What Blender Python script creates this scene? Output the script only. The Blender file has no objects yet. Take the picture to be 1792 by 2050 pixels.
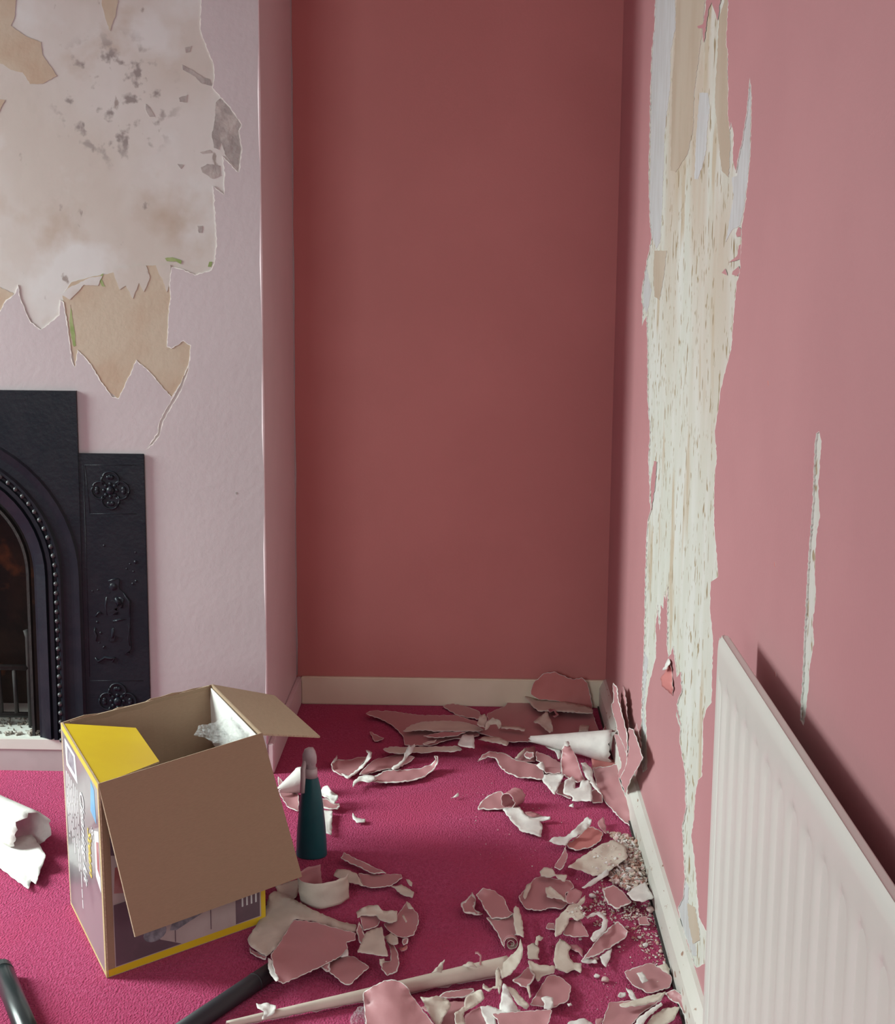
import bpy, bmesh, math, random
from mathutils import Vector, Matrix, noise
from mathutils.geometry import delaunay_2d_cdt
random.seed(7)
SC = bpy.context.scene
COL = SC.collection
# ------------------------------------------------------------------ camera
H = 1.30; F = 2995.0; PITCH, YAW, ROLL = .1688, .0173, .0086
XC, XR, YB, YC = -.515, .394, 4.25, 3.63      # chimney side, right wall, alcove wall, chimney front
XL, YF, ZT = -3.1, -1.4, 2.65                 # left wall, wall behind camera, ceiling
cp, sp, cy, sy = math.cos(PITCH), math.sin(PITCH), math.cos(YAW), math.sin(YAW)
FW = Vector((-sy*cp, cy*cp, -sp)); R0 = Vector((cy, sy, 0)); U0 = R0.cross(FW)
RT = math.cos(ROLL)*R0 + math.sin(ROLL)*U0; UP = -math.sin(ROLL)*R0 + math.cos(ROLL)*U0
cd = bpy.data.cameras.new('camera'); cam = bpy.data.objects.new('camera', cd); COL.objects.link(cam)
m = Matrix((RT, UP, -FW)).transposed().to_4x4(); m.translation = (0, 0, H); cam.matrix_world = m
cd.sensor_fit = 'VERTICAL'; cd.sensor_height = 36; cd.lens = F/2050*36; cd.clip_start = .02
SC.camera = cam
# ------------------------------------------------------------------ light and exposure
SC.view_settings.view_transform = 'Standard'; SC.view_settings.look = 'None'
SC.view_settings.gamma = 1; SC.view_settings.use_curve_mapping = False
SC.view_settings.exposure = 0.0
WIN = (2.58, 3.46, .75, 2.25)                  # window opening in the left wall: y0 y1 z0 z1
w = bpy.data.worlds.new('sky'); SC.world = w; w.use_nodes = True
w.node_tree.nodes['Background'].inputs[0].default_value = (.75, .86, 1, 1)
w.node_tree.nodes['Background'].inputs[1].default_value = .5
def area(name, loc, rot, sx, sz, power, col):
    l = bpy.data.lights.new(name, 'AREA'); l.shape = 'RECTANGLE'; l.size = sx; l.size_y = sz
    l.energy = power; l.color = col
    o = bpy.data.objects.new(name, l); COL.objects.link(o); o.location = loc; o.rotation_euler = rot
    return o
area('window_daylight', (XL-.30, (WIN[0]+WIN[1])/2, (WIN[2]+WIN[3])/2+.05), (0, math.radians(-90+42), 0), WIN[3]-WIN[2], WIN[1]-WIN[0], 110, (.86, 1.0, .95)).data.spread = math.radians(125)
area('rear_fill_light', (-1.5, YF-.15, 1.45), (math.radians(62), 0, 0), 1.3, 1.3, 50, (.93, 1.0, .97))  # added fill lamp behind the camera, lifts the shaded surfaces

# ------------------------------------------------------------------ pixel helpers (points of the place, found by ray and plane)
def ray(x, y): return FW + RT*((x-896)/F) - UP*((y-1025)/F)
def G(x, y, z=0.0):
    r = ray(x, y); t = (z-H)/r.z; return Vector((0, 0, H)) + r*t
def PX(x, y, X):
    r = ray(x, y); return Vector((0, 0, H)) + r*(X/r.x)
def PY(x, y, Y):
    r = ray(x, y); return Vector((0, 0, H)) + r*(Y/r.y)
CROP = {'P': (0, 0, 1), 'A': (560, 1330, 4.48), 'B': (900, 1330, 4.267), 'C': (480, 1680, 4.267), 'D': (880, 1620, 3.446),
        'F': (680, 1880, 4.48), 'T': (0, 0, 2.563), 'S': (100, 1340, 2.987), 'L': (0, 1560, 4.183), 'E': (150, 890, 3.66)}
def cv(c, x, y):
    a, b, s = CROP[c]; return (a+x/s, b+y/s)
# ------------------------------------------------------------------ materials
def mat(name, col, rough=.6, var=None, vscale=8, stretch=(1, 1, 1), bump=0, bscale=200, bstretch=(1, 1, 1), spec=.5, metal=0, coat=0, detail=6, rng=(.4, .6)):
    """var: second colour mixed in by noise"""
    M = bpy.data.materials.new(name); M.use_nodes = True; nt = M.node_tree; b = nt.nodes['Principled BSDF']
    b.inputs['Base Color'].default_value = (*col, 1); b.inputs['Roughness'].default_value = rough
    b.inputs['Specular IOR Level'].default_value = spec; b.inputs['Metallic'].default_value = metal
    b.inputs['Coat Weight'].default_value = coat
    tc = nt.nodes.new('ShaderNodeTexCoord')
    def nz(scale, st, det=6):
        mp = nt.nodes.new('ShaderNodeMapping'); mp.inputs['Scale'].default_value = st
        nt.links.new(tc.outputs['Object'], mp.inputs[0])
        n = nt.nodes.new('ShaderNodeTexNoise'); n.inputs['Scale'].default_value = scale; n.inputs['Detail'].default_value = det
        nt.links.new(mp.outputs[0], n.inputs['Vector']); return n
    M['last'] = 0
    if var:
        n = nz(vscale, stretch, detail); r = nt.nodes.new('ShaderNodeMapRange')
        r.inputs['From Min'].default_value = rng[0]; r.inputs['From Max'].default_value = rng[1]
        nt.links.new(n.outputs['Fac'], r.inputs['Value'])
        mx = nt.nodes.new('ShaderNodeMix'); mx.data_type = 'RGBA'
        mx.inputs['A'].default_value = (*col, 1); mx.inputs['B'].default_value = (*var, 1)
        nt.links.new(r.outputs[0], mx.inputs['Factor']); nt.links.new(mx.outputs['Result'], b.inputs['Base Color'])
    if bump:
        n = nz(bscale, bstretch, 4); bp = nt.nodes.new('ShaderNodeBump')
        bp.inputs['Strength'].default_value = min(1, bump); bp.inputs['Distance'].default_value = .002*max(1, bump)
        nt.links.new(n.outputs['Fac'], bp.inputs['Height']); nt.links.new(bp.outputs[0], b.inputs['Normal'])
    return M
def over(M, col, scale, stretch, lo, hi, det=3, mask=None, rough=None):
    """paint another noise layer over the base colour; mask=(x,y,z,r) limits it to a ball of the object's space"""
    nt = M.node_tree; b = nt.nodes['Principled BSDF']; src = b.inputs['Base Color']
    tc = nt.nodes.new('ShaderNodeTexCoord'); mp = nt.nodes.new('ShaderNodeMapping'); mp.inputs['Scale'].default_value = stretch
    mp.inputs['Location'].default_value = (len(nt.nodes)*.37, len(nt.nodes)*.71, 1.3)
    nt.links.new(tc.outputs['Object'], mp.inputs[0])
    n = nt.nodes.new('ShaderNodeTexNoise'); n.inputs['Scale'].default_value = scale; n.inputs['Detail'].default_value = det
    nt.links.new(mp.outputs[0], n.inputs['Vector'])
    r = nt.nodes.new('ShaderNodeMapRange'); r.inputs['From Min'].default_value = lo; r.inputs['From Max'].default_value = hi
    nt.links.new(n.outputs['Fac'], r.inputs['Value']); fac = r.outputs[0]
    if mask:
        d = nt.nodes.new('ShaderNodeVectorMath'); d.operation = 'DISTANCE'; d.inputs[1].default_value = mask[:3]
        nt.links.new(tc.outputs['Object'], d.inputs[0])
        q = nt.nodes.new('ShaderNodeMapRange'); q.inputs['From Min'].default_value = mask[3]; q.inputs['From Max'].default_value = mask[3]*.6
        nt.links.new(d.outputs['Value'], q.inputs['Value'])
        mu = nt.nodes.new('ShaderNodeMath'); mu.operation = 'MULTIPLY'
        nt.links.new(fac, mu.inputs[0]); nt.links.new(q.outputs[0], mu.inputs[1]); fac = mu.outputs[0]
    mx = nt.nodes.new('ShaderNodeMix'); mx.data_type = 'RGBA'; mx.inputs['B'].default_value = (*col, 1)
    if src.is_linked: nt.links.new(src.links[0].from_socket, mx.inputs['A'])
    else: mx.inputs['A'].default_value = src.default_value
    nt.links.new(fac, mx.inputs['Factor']); nt.links.new(mx.outputs['Result'], src)
    return M
def sr(r, g, b):
    f = lambda c: (c/255/12.92) if c < 10 else ((c/255+.055)/1.055)**2.4
    return (f(r), f(g), f(b))
M = {}
M['paint'] = mat('rose_paint', (.50, .245, .26), .5, (.475, .23, .245), 3, bump=.12, bscale=160, spec=.5)
M['alcove'] = mat('deep_rose_paint', (.58, .215, .205), .55, (.55, .20, .19), 3, bump=.15, bscale=160)
M['lilac'] = mat('lilac_paint', (.485, .435, .45), .5, (.465, .415, .43), 4, bump=.3, bscale=60, spec=.4)
M['return'] = mat('lightened_lilac_paint', (.76, .64, .66), .5, (.73, .61, .63), 4, bump=.2, bscale=60)  # same lilac as the front, lightened to offset the shade on the return
M['plaster'] = mat('bare_plaster_streaked', (.55, .56, .50), .85, (.60, .61, .57), 5, (1, 2, .6), bump=.5, bscale=30, bstretch=(1, 1.5, .6), rng=(.45, .6))
over(M['plaster'], (.50, .43, .35), 3, (1, 1.5, .5), .42, .60, mask=(.394, 2.6, 2.1, 1.25))
over(M['plaster'], (.48, .41, .31), 7, (1, 1.5, .5), .60, .70)
over(M['plaster'], (.33, .26, .16), 55, (1, 1.1, .6), .635, .68, 2)
over(M['plaster'], (.28, .21, .12), 34, (1, 1.3, .45), .665, .70, 2)
M['plaster2'] = mat('old_lime_plaster', (.50, .46, .42), .85, (.55, .53, .51), 3, bump=.6, bscale=14, rng=(.4, .62))
over(M['plaster2'], (.43, .36, .30), 5, (1, 1, 1), .56, .70, 5)
over(M['plaster2'], (.58, .58, .57), 6, (1, 1, 1), .54, .68, 5)
over(M['plaster2'], (.26, .23, .22), 30, (1, 1, 1), .56, .66, 6, mask=(-.86, 3.63, 1.66, .17))
over(M['plaster2'], (.30, .26, .24), 30, (1, 1, .6), .66, .72, 5)
M['tan'] = mat('tan_backing_paper', (.44, .34, .25), .8, (.47, .40, .31), 9, bump=.3, bscale=80)
M['cement'] = mat('grey_cement', (.30, .27, .26), .9, (.42, .38, .36), 25, bump=1, bscale=60)
M['green'] = mat('green_old_paint', (.22, .30, .10), .7, (.30, .36, .16), 40)
M['white'] = mat('torn_white_paper', (.78, .77, .73), .75, (.70, .69, .66), 30, bump=.3, bscale=150)
M['cream'] = mat('cream_paper_back', (.66, .60, .51), .75, (.60, .54, .46), 18, bump=.25, bscale=120)
M['gloss'] = mat('white_gloss_paint', (.70, .71, .66), .3, (.66, .67, .61), 5, bump=.1, bscale=40)
M['radiator'] = mat('radiator_enamel', (.68, .70, .65), .28, bump=.03, bscale=80)
M['skirt_back'] = mat('old_cream_gloss', (.84, .78, .62), .4, (.78, .72, .56), 6, bump=.15, bscale=40)
M['skirt_dust'] = mat('scuffed_white_gloss', (.70, .70, .65), .4, (.66, .66, .60), 6)
over(M['skirt_dust'], (.35, .22, .16), 60, (1, .5, 1), .66, .70)
M['dark_gap'] = mat('gap_shade', (.03, .025, .025), .9, (.05, .04, .04), 30)  # near-black, paints in the shade of the gap under the right skirting
M['carpet'] = mat('raspberry_carpet', (.42, .038, .125), .95, (.52, .075, .19), 150, (1, .45, 1), bump=4, bscale=260, bstretch=(1, .5, 1), spec=.15, rng=(.35, .68))
over(M['carpet'], (.30, .018, .07), 380, (1, .5, 1), .55, .68)
over(M['carpet'], (.46, .045, .13), 5, (1, 1, 1), .45, .7)
b = M['carpet'].node_tree.nodes['Principled BSDF']; b.inputs['Sheen Weight'].default_value = .25; b.inputs['Sheen Tint'].default_value = (.9, .35, .5, 1); b.inputs['Sheen Roughness'].default_value = .6
M['iron'] = mat('black_leaded_iron', (.008, .011, .017), .36, (.012, .014, .020), 20, bump=.35, bscale=90, spec=.2)
M['iron_dull'] = mat('sooty_iron', (.012, .011, .012), .75, (.02, .016, .015), 20, bump=1, bscale=50)
M['soot'] = mat('sooty_firebrick', (.015, .011, .010), .9, (.03, .018, .013), 12, bump=2, bscale=40)
over(M['soot'], (.16, .055, .02), 7, (1, 1, 1), .58, .68, 6)
M['ash'] = mat('ash_and_grit', (.20, .16, .13), .95, (.42, .40, .36), 70, bump=2, bscale=150)
M['card'] = mat('brown_cardboard', (.33, .225, .145), .75, (.31, .21, .135), 90, (1, 1, 8), bump=.12, bscale=300)
M['card_edge'] = mat('cardboard_cut_edge', (.52, .40, .28), .8, (.40, .30, .20), 300)
M['pale_yellow'] = mat('pale_yellow_print', (.66, .56, .26), .4, (.62, .5, .2), 10)
M['yellow'] = mat('yellow_carton_print', (.72, .52, .02), .35, (.68, .47, .02), 6)
M['print'] = mat('grey_carton_print', (.15, .145, .155), .28, (.27, .26, .27), 5, coat=.3)
M['print_mauve'] = mat('dark_mauve_carton_print', (.12, .08, .10), .4, (.16, .10, .13), 14)
M['print_pale'] = mat('pale_carton_print', (.42, .34, .33), .4, (.50, .42, .41), 12)
M['print_pink'] = mat('rose_photo_print', (.35, .12, .12), .4, (.42, .2, .2), 30)
M['print_blue'] = mat('blue_carton_print', (.10, .38, .62), .35, (.14, .45, .7), 20)
M['print_white'] = mat('white_carton_print', (.75, .77, .77), .4, (.7, .72, .72), 20)
M['print_grey'] = mat('grey_picture_print', (.16, .16, .19), .4, (.30, .30, .34), 60)
M['print_yellow'] = mat('yellow_lettering', (.75, .58, .10), .4, (.7, .54, .1), 20)
M['teal'] = mat('teal_plastic', (.010, .12, .145), .32, (.014, .15, .175), 8)
M['trigger'] = mat('milky_plastic', (.58, .50, .53), .35, (.66, .60, .62), 30)
M['tube'] = mat('black_plastic_tube', (.018, .026, .028), .30, (.022, .03, .032), 8)
M['tube_dull'] = mat('dull_black_plastic_tube', (.018, .018, .024), .55, (.022, .022, .028), 8)
M['brick'] = mat('plaster_crumb', (.62, .50, .42), .9, (.45, .22, .17), 60, bump=1, bscale=200)
M['crumb'] = mat('pale_crumb', (.70, .58, .54), .9, (.62, .40, .38), 60)
M['copper'] = mat('painted_pipe', (.55, .50, .38), .4, (.42, .35, .22), 12)
M['wood'] = mat('raw_wood', (.32, .17, .09), .8, (.24, .12, .06), 20, (1, 6, 1))
def plastic():
    P = bpy.data.materials.new('clear_plastic_film'); P.use_nodes = True; nt = P.node_tree
    b = nt.nodes['Principled BSDF']; b.inputs['Base Color'].default_value = (.85, .88, .9, 1); b.inputs['Roughness'].default_value = .12
    b.inputs['Alpha'].default_value = .22
    tc = nt.nodes.new('ShaderNodeTexCoord'); n = nt.nodes.new('ShaderNodeTexNoise'); n.inputs['Scale'].default_value = 18
    nt.links.new(tc.outputs['Object'], n.inputs['Vector'])
    bp = nt.nodes.new('ShaderNodeBump'); bp.inputs['Distance'].default_value = .008; nt.links.new(n.outputs['Fac'], bp.inputs['Height'])
    nt.links.new(bp.outputs[0], b.inputs['Normal']); return P
M['film'] = plastic()
# ------------------------------------------------------------------ object helpers
def link(name, me, parent=None):
    o = bpy.data.objects.new(name, me); COL.objects.link(o)
    if parent: o.parent = parent
    return o
def tag(o, label=None, cat=None, group=None, kind=None):
    if label: o['label'] = label
    if cat: o['category'] = cat
    if group: o['group'] = group
    if kind: o['kind'] = kind
    return o
def rebase(o):
    """move a mesh thing's origin to the middle of its underside"""
    me = o.data; vs = [v.co for v in me.vertices]
    c = Vector((sum(v.x for v in vs)/len(vs), sum(v.y for v in vs)/len(vs), min(v.z for v in vs)))
    me.transform(Matrix.Translation(-c)); o.location = c; return o
def mesh(name, verts, faces, mats, parent=None, fm=None, smooth=False):
    me = bpy.data.meshes.new(name); me.from_pydata([tuple(v) for v in verts], [], faces)
    for k in (mats if isinstance(mats, (list, tuple)) else [mats]): me.materials.append(k)
    if fm: me.polygons.foreach_set('material_index', fm)
    if smooth: me.polygons.foreach_set('use_smooth', [True]*len(me.polygons))
    me.update(); return link(name, me, parent)
def from_bm(name, bm, mats, parent=None, smooth=False, recalc=True):
    if recalc: bmesh.ops.recalc_face_normals(bm, faces=bm.faces)
    me = bpy.data.meshes.new(name); bm.to_mesh(me); bm.free()
    for k in (mats if isinstance(mats, (list, tuple)) else [mats]): me.materials.append(k)
    if smooth: me.polygons.foreach_set('use_smooth', [True]*len(me.polygons))
    return link(name, me, parent)
def bx(bm, x0, x1, y0, y1, z0, z1, bev=0):
    vs = [bm.verts.new((x, y, z)) for z in (z0, z1) for y in (y0, y1) for x in (x0, x1)]
    fs = [(0, 2, 3, 1), (4, 5, 7, 6), (0, 1, 5, 4), (2, 6, 7, 3), (0, 4, 6, 2), (1, 3, 7, 5)]
    nf = [bm.faces.new([vs[i] for i in f]) for f in fs]
    if bev:
        es = {e for f in nf for e in f.edges}
        bmesh.ops.bevel(bm, geom=list(es), offset=bev, segments=2, affect='EDGES')
def box(name, dims, mt, parent=None, bev=0):
    bm = bmesh.new()
    for d in (dims if isinstance(dims[0], (tuple, list)) else [dims]): bx(bm, *d, bev)
    return from_bm(name, bm, mt, parent)
def tube(bm, pts, rad, n=10, cap=True, flat=None):
    """round bar along points; rad number or list"""
    pts = [Vector(p) for p in pts]; rr = rad if isinstance(rad, (list, tuple)) else [rad]*len(pts); rings = []
    for i, p in enumerate(pts):
        d = (pts[min(i+1, len(pts)-1)]-pts[max(i-1, 0)]).normalized()
        a = d.cross(Vector((0, 0, 1)) if abs(d.z) < .9 else Vector((1, 0, 0))).normalized(); c = d.cross(a)
        rings.append([bm.verts.new(p+(a*math.cos(t)+c*math.sin(t))*rr[i]) for t in [2*math.pi*k/n for k in range(n)]])
    for r0, r1 in zip(rings, rings[1:]):
        for k in range(n): bm.faces.new((r0[k], r0[(k+1) % n], r1[(k+1) % n], r1[k]))
    if cap: bm.faces.new(rings[0][::-1]); bm.faces.new(rings[-1])
def panel(name, q, t, mats, parent=None, k=8):
    """thin board on four corners q (bilinear grid); front faces along the quad normal, mats=(front, back, edge)"""
    q = [Vector(p) for p in q]; n = (q[1]-q[0]).cross(q[3]-q[0]).normalized(); V = []; f = []; fm = []; W = k+1
    for s_ in (0, t):
        for i in range(W):
            for j in range(W): V.append(q[0].lerp(q[1], j/k).lerp(q[3].lerp(q[2], j/k), i/k)-n*s_)
    N = W*W
    for i in range(k):
        for j in range(k):
            a = i*W+j; f += [(a, a+1, a+W+1, a+W), (a+N+W, a+N+W+1, a+N+1, a+N)]; fm += [0, 1]
    ring = list(range(k))+[k+W*i for i in range(k)]+[N-1-i for i in range(k)]+[W*(k-i) for i in range(k)]
    for a, b_ in zip(ring, ring[1:]+ring[:1]): f.append((b_, a, a+N, b_+N)); fm.append(2)
    return mesh(name, V, f, mats, parent, fm)
# ---- 2D polygon tools
def inside(p, poly):
    x, y = p; c = False; j = len(poly)-1
    for i in range(len(poly)):
        xi, yi = poly[i][0], poly[i][1]; xj, yj = poly[j][0], poly[j][1]
        if (yi > y) != (yj > y) and x < (xj-xi)*(y-yi)/(yj-yi)+xi: c = not c
        j = i
    return c
def segd(p, a, b):
    ax, ay = b[0]-a[0], b[1]-a[1]; L = ax*ax+ay*ay
    t = 0 if L == 0 else max(0, min(1, ((p[0]-a[0])*ax+(p[1]-a[1])*ay)/L))
    return math.hypot(p[0]-a[0]-t*ax, p[1]-a[1]-t*ay)
def pdist(p, poly): return min(segd(p, poly[i-1], poly[i]) for i in range(len(poly)))
def dense(poly, step, jit, closed=True):
    out = []
    n = len(poly)
    for i in range(n if closed else n-1):
        a, c = poly[i], poly[(i+1) % n]; L = math.hypot(c[0]-a[0], c[1]-a[1]); k = max(1, int(L/step+.5))
        for j in range(k):
            t = j/k; q = [a[m]+(c[m]-a[m])*t for m in range(len(a))]
            if j and L > 0:
                w = random.uniform(-jit, jit); q[0] += -(c[1]-a[1])/L*w; q[1] += (c[0]-a[0])/L*w
            out.append(tuple(q))
    return out
def carea(p): return .5*sum(p[i-1][0]*p[i][1]-p[i][0]*p[i-1][1] for i in range(len(p)))
def rimpoly(poly, w):
    s = 1 if carea(poly) > 0 else -1; out = []; n = len(poly); ww = [w*random.uniform(.25, 1.5) for _ in range(n)]
    for i in range(n):
        a, c = poly[i-1], poly[(i+1) % n]; dx, dy = c[0]-a[0], c[1]-a[1]; L = math.hypot(dx, dy) or 1
        out.append((poly[i][0]-dy/L*s*ww[i], poly[i][1]+dx/L*s*ww[i]))
    return out
def triang(loops, extra):
    vs = []; es = []
    for lp in loops:
        k = len(vs); vs += [Vector(p[:2]) for p in lp]; es += [(k+i, k+(i+1) % len(lp)) for i in range(len(lp))]
    vs += [Vector(p) for p in extra]
    r = delaunay_2d_cdt(vs, es, [], 0, 1e-6)
    return r[0], r[2]
def shell(V, Fc, fmat, t, toward):
    """two-sided sheet: V points, Fc triangles; front faces look along `toward`; returns verts, faces, mats (0,2 front kinds,1 back,3 edge)"""
    F2 = []
    nr = [Vector((0, 0, 0)) for _ in V]
    for f in Fc:
        a, b_, c = (V[i] for i in f); n = (b_-a).cross(c-a)
        if n.dot(toward(a)) < 0: f = (f[0], f[2], f[1]); n = -n
        F2.append(f)
        for i in f: nr[i] += n
    N = len(V); back = [v-(n.normalized() if n.length > 0 else Vector((0, 0, 1)))*t for v, n in zip(V, nr)]
    cnt = {}
    for f in F2:
        for k in range(3):
            e = (f[k], f[(k+1) % 3]); cnt[e] = cnt.get(e, 0)+1
    faces = [tuple(f) for f in F2]+[(f[2]+N, f[1]+N, f[0]+N) for f in F2]; mt = list(fmat)+[1]*len(F2)
    for (a, b_) in cnt:
        if (b_, a) not in cnt: faces.append((a, a+N, b_+N, b_)); mt.append(3)
    return V+back, faces, mt
CAMP = Vector((0, 0, H))
SIDE = {'pink': ('paint', 'cream'), 'deep': ('alcove', 'cream'), 'cream': ('cream', 'paint'), 'white': ('white', 'paint'), 'lilac': ('lilac', 'white')}
def scrap(crop, pts, z, label, side='pink', rim=0, amp=.6, plane=None, name='wallpaper_scrap', cat='wallpaper scrap', group=None, jit=1.15, parent=None):
    """a torn piece of paper: outline (x, y[, lift cm]) in a crop of the photograph, lying about z cm over the carpet (or leaning on a plane ('X'|'Y', value))"""
    P = [(*cv(crop, p[0], p[1]), (p[2] if len(p) > 2 else 0.0)) for p in pts]
    if len(P) > 4:                                           # soften the corners a little
        Q = []
        for i in range(len(P)):
            a, c, d = P[i-1], P[i], P[(i+1) % len(P)]
            Q.append(tuple(c[k]*.93+a[k]*.07 for k in range(3))); Q.append(tuple(c[k]*.93+d[k]*.07 for k in range(3)))
        P0 = P; P = Q
    else: P0 = P
    ol = dense(P, 4.5, jit)
    A = abs(carea(ol)); s = max(4.5, math.sqrt(A)/13)
    xs = [p[0] for p in ol]; ys = [p[1] for p in ol]; loops = [ol]; ip = None
    if rim: ip = rimpoly(ol, rim); loops.append(ip)
    ex = []; x = min(xs)
    while x < max(xs):
        y = min(ys)
        while y < max(ys):
            q = (x+random.uniform(-.2, .2)*s, y+random.uniform(-.2, .2)*s)
            if inside(q, ol) and pdist(q, ol) > s*.45: ex.append(q)
            y += s
        x += s
    V2, Fc = triang(loops, ex)
    keep = []; fm = []
    for f in Fc:
        c = (sum(V2[i][0] for i in f)/3, sum(V2[i][1] for i in f)/3)
        if inside(c, ol): keep.append(f); fm.append(2 if (ip and not inside(c, ip)) else 0)
    used = sorted({i for f in keep for i in f}); mp = {u: k for k, u in enumerate(used)}
    sd = random.uniform(0, 99); V = []
    for u in used:
        p = V2[u]; sw = 0; sz = 0
        for q in P0:
            w_ = 1/((p[0]-q[0])**2+(p[1]-q[1])**2+9)**1.3; sw += w_; sz += w_*q[2]
        d = pdist(p, ol); nz = noise.noise(Vector((p[0]/22, p[1]/22, sd))); nz2 = noise.noise(Vector((p[0]/45, p[1]/30, sd+7)))
        h = z+sz/sw+.72*amp*(.55*nz+max(0, nz2+.15)*1.6*math.exp(-d/9)); h *= .01
        if plane is None: V.append(G(p[0], p[1], max(h, .0025)))
        elif plane[0] == 'X': V.append(PX(p[0], p[1], plane[1]-h*.5))
        else: V.append(PY(p[0], p[1], plane[1]-h*.5))
    keep = [tuple(mp[i] for i in f) for f in keep]
    v, fc, mt = shell(V, keep, fm, .0009, lambda a: CAMP-a)
    fr, bk = SIDE[side]
    o = mesh(name, v, fc, [M[fr], M[bk], M['white'], M['white']], parent, mt, True)
    if parent: return o
    rebase(o); return tag(o, label, cat, group)
def curl(P0, P1, r0, r1, a0, a1, label, outer='cream', inner='paint', grow=0, rag=.004, up=(0, 0, 1), name='wallpaper_curl', cat='wallpaper curl', nl=14, na=26, bend=0):
    """rolled paper: axis P0-P1, angles in degrees around it"""
    P0, P1 = Vector(P0), Vector(P1); d = (P1-P0).normalized(); up = Vector(up); a = (up-d*up.dot(d)).normalized(); c = d.cross(a)
    V = []; Fc = []; sd = random.uniform(0, 99)
    for i in range(nl+1):
        for j in range(na+1):
            t = i/nl; th = math.radians(a0+(a1-a0)*j/na); r = (r0+(r1-r0)*t)*(1+grow*j/na)
            e = rag*noise.noise(Vector((j*.5, i//(nl/2+1)*3, sd)))*2 if i in (0, nl) else 0
            if j in (0, na): th += (rag/max(r, .004))*noise.noise(Vector((i*.7, j, sd+3)))*2
            r *= 1+.04*noise.noise(Vector((i*.4, j*.3, sd)))
            V.append(P0+(P1-P0)*t+d*e+(a*math.cos(th)+c*math.sin(th))*r+Vector((0, 0, bend*math.sin(t*math.pi))))
    for i in range(nl):
        for j in range(na):
            k = i*(na+1)+j; Fc += [(k, k+1, k+na+2), (k, k+na+2, k+na+1)]
    cen = (P0+P1)/2
    def tow(p): q = p-P0; q = q-d*q.dot(d); return q
    v, fc, mt = shell(V, Fc, [0]*len(Fc), .0009, tow)
    o = mesh(name, v, fc, [M[outer], M[inner], M['white'], M['white']], None, mt, True)
    zm = min(q.z for q in v)
    if zm < .001: 
        o.data.transform(Matrix.Translation((0, 0, .001-zm)))
    rebase(o); return tag(o, label, cat)
# ================================================================== ROOM
def st(o): o['kind'] = 'structure'; return o
st(box('floor', (XL-.1, XR+.1, YF-.1, YB+.1, -.1, 0), M['carpet']))
st(box('ceiling', (XL-.1, XR+.1, YF-.1, YB+.1, ZT, ZT+.1), mat('ceiling_paint', (.75, .73, .70), .8, (.72, .70, .67), 3)))
T = .0022
st(box('wall_back', [(XC, XR+.1, YB, YB+.1, 0, ZT), (XL-.1, -2.167, YB, YB+.1, 0, ZT)], M['alcove']))
wr = st(box('wall_right', (XR+T, XR+.12, YF-.1, YB, 0, ZT), M['plaster']))
y0, y1, z0, z1 = WIN
wl = st(box('wall_left', [(XL-.15, XL, YF, y0, 0, ZT), (XL-.15, XL, y1, YB, 0, ZT), (XL-.15, XL, y0, y1, 0, z0), (XL-.15, XL, y0, y1, z1, ZT)], M['lilac']))
wf = st(box('window_1', [(XL-.12, XL-.05, y0, y0+.05, z0, z1), (XL-.12, XL-.05, y1-.05, y1, z0, z1), (XL-.12, XL-.05, y0+.05, y1-.05, z0, z0+.05), (XL-.12, XL-.05, y0+.05, y1-.05, z1-.05, z1), (XL-.11, XL-.06, y0+.05, y1-.05, 1.28, 1.32)], M['gloss']))
st(box('wall_front', [(XL, -2.15, YF-.15, YF, 0, ZT), (-.85, XR, YF-.15, YF, 0, ZT), (-2.15, -.85, YF-.15, YF, 0, .8), (-2.15, -.85, YF-.15, YF, 2.1, ZT)], M['lilac']))
# chimney breast: solid with a fireplace recess
FX = -1.341; XCL = 2*FX-XC; RO_, ZS, ZL = .225, .510, .086     # fireplace axis, arch opening radius, spring height, ledge top
OW = .34
cb = st(box('wall_chimney_breast', [(FX+OW, XC, YC+.0022, YB, 0, ZT), (XCL, FX-OW, YC+.0022, YB, 0, ZT), (FX-OW, FX+OW, YC+.0022, YB, .85, ZT), (FX-OW, FX+OW, YC+.0022, YB, 0, ZL-.03), (FX-OW, FX+OW, YC+.35, YB, ZL-.03, .85)], M['plaster2']))
box('return_paint', (XC-.001, XC+.0015, YC+.004, YB, 0, ZT), M['return'], cb)
# ---- torn paper layers
def layer(name, outer, holes, pl, depth, thick, mface, medge, parent, step=5, jit=.9, rim=0):
    """paper skin on a wall: outer and holes are pixel polygons on the plane pl=('X'|'Y', value)"""
    lo = [dense(outer, 40, 0)]+[dense(h, step, jit) for h in holes]
    rims = [rimpoly(h, -rim) for h in lo[1:]] if rim else []
    V2, Fc = triang(lo+rims, []); keep = []; fm = []
    for f in Fc:
        c = (sum(V2[i][0] for i in f)/3, sum(V2[i][1] for i in f)/3)
        if inside(c, lo[0]) and not any(inside(c, h) for h in lo[1:]):
            keep.append(f); fm.append(2 if any(inside(c, r) for r in rims) else 0)
    used = sorted({i for f in keep for i in f}); mp = {u: k for k, u in enumerate(used)}
    fn = (lambda p: PX(p[0], p[1], pl[1]-depth)) if pl[0] == 'X' else (lambda p: PY(p[0], p[1], pl[1]-depth))
    tw = Vector((-1, 0, 0)) if pl[0] == 'X' else Vector((0, -1, 0))
    v, fc, mt = shell([fn(V2[u]) for u in used], [tuple(mp[i] for i in f) for f in keep], fm, thick, lambda a: tw)
    return mesh(name, v, fc, [mface, mface, medge, medge], parent, mt)
def c5(L): return [(1240+x/2.563, 700+y/2.563) for x, y in L]
def c6(L): return [(1200+x/2.5625, 1250+y/2.5625) for x, y in L]
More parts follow.
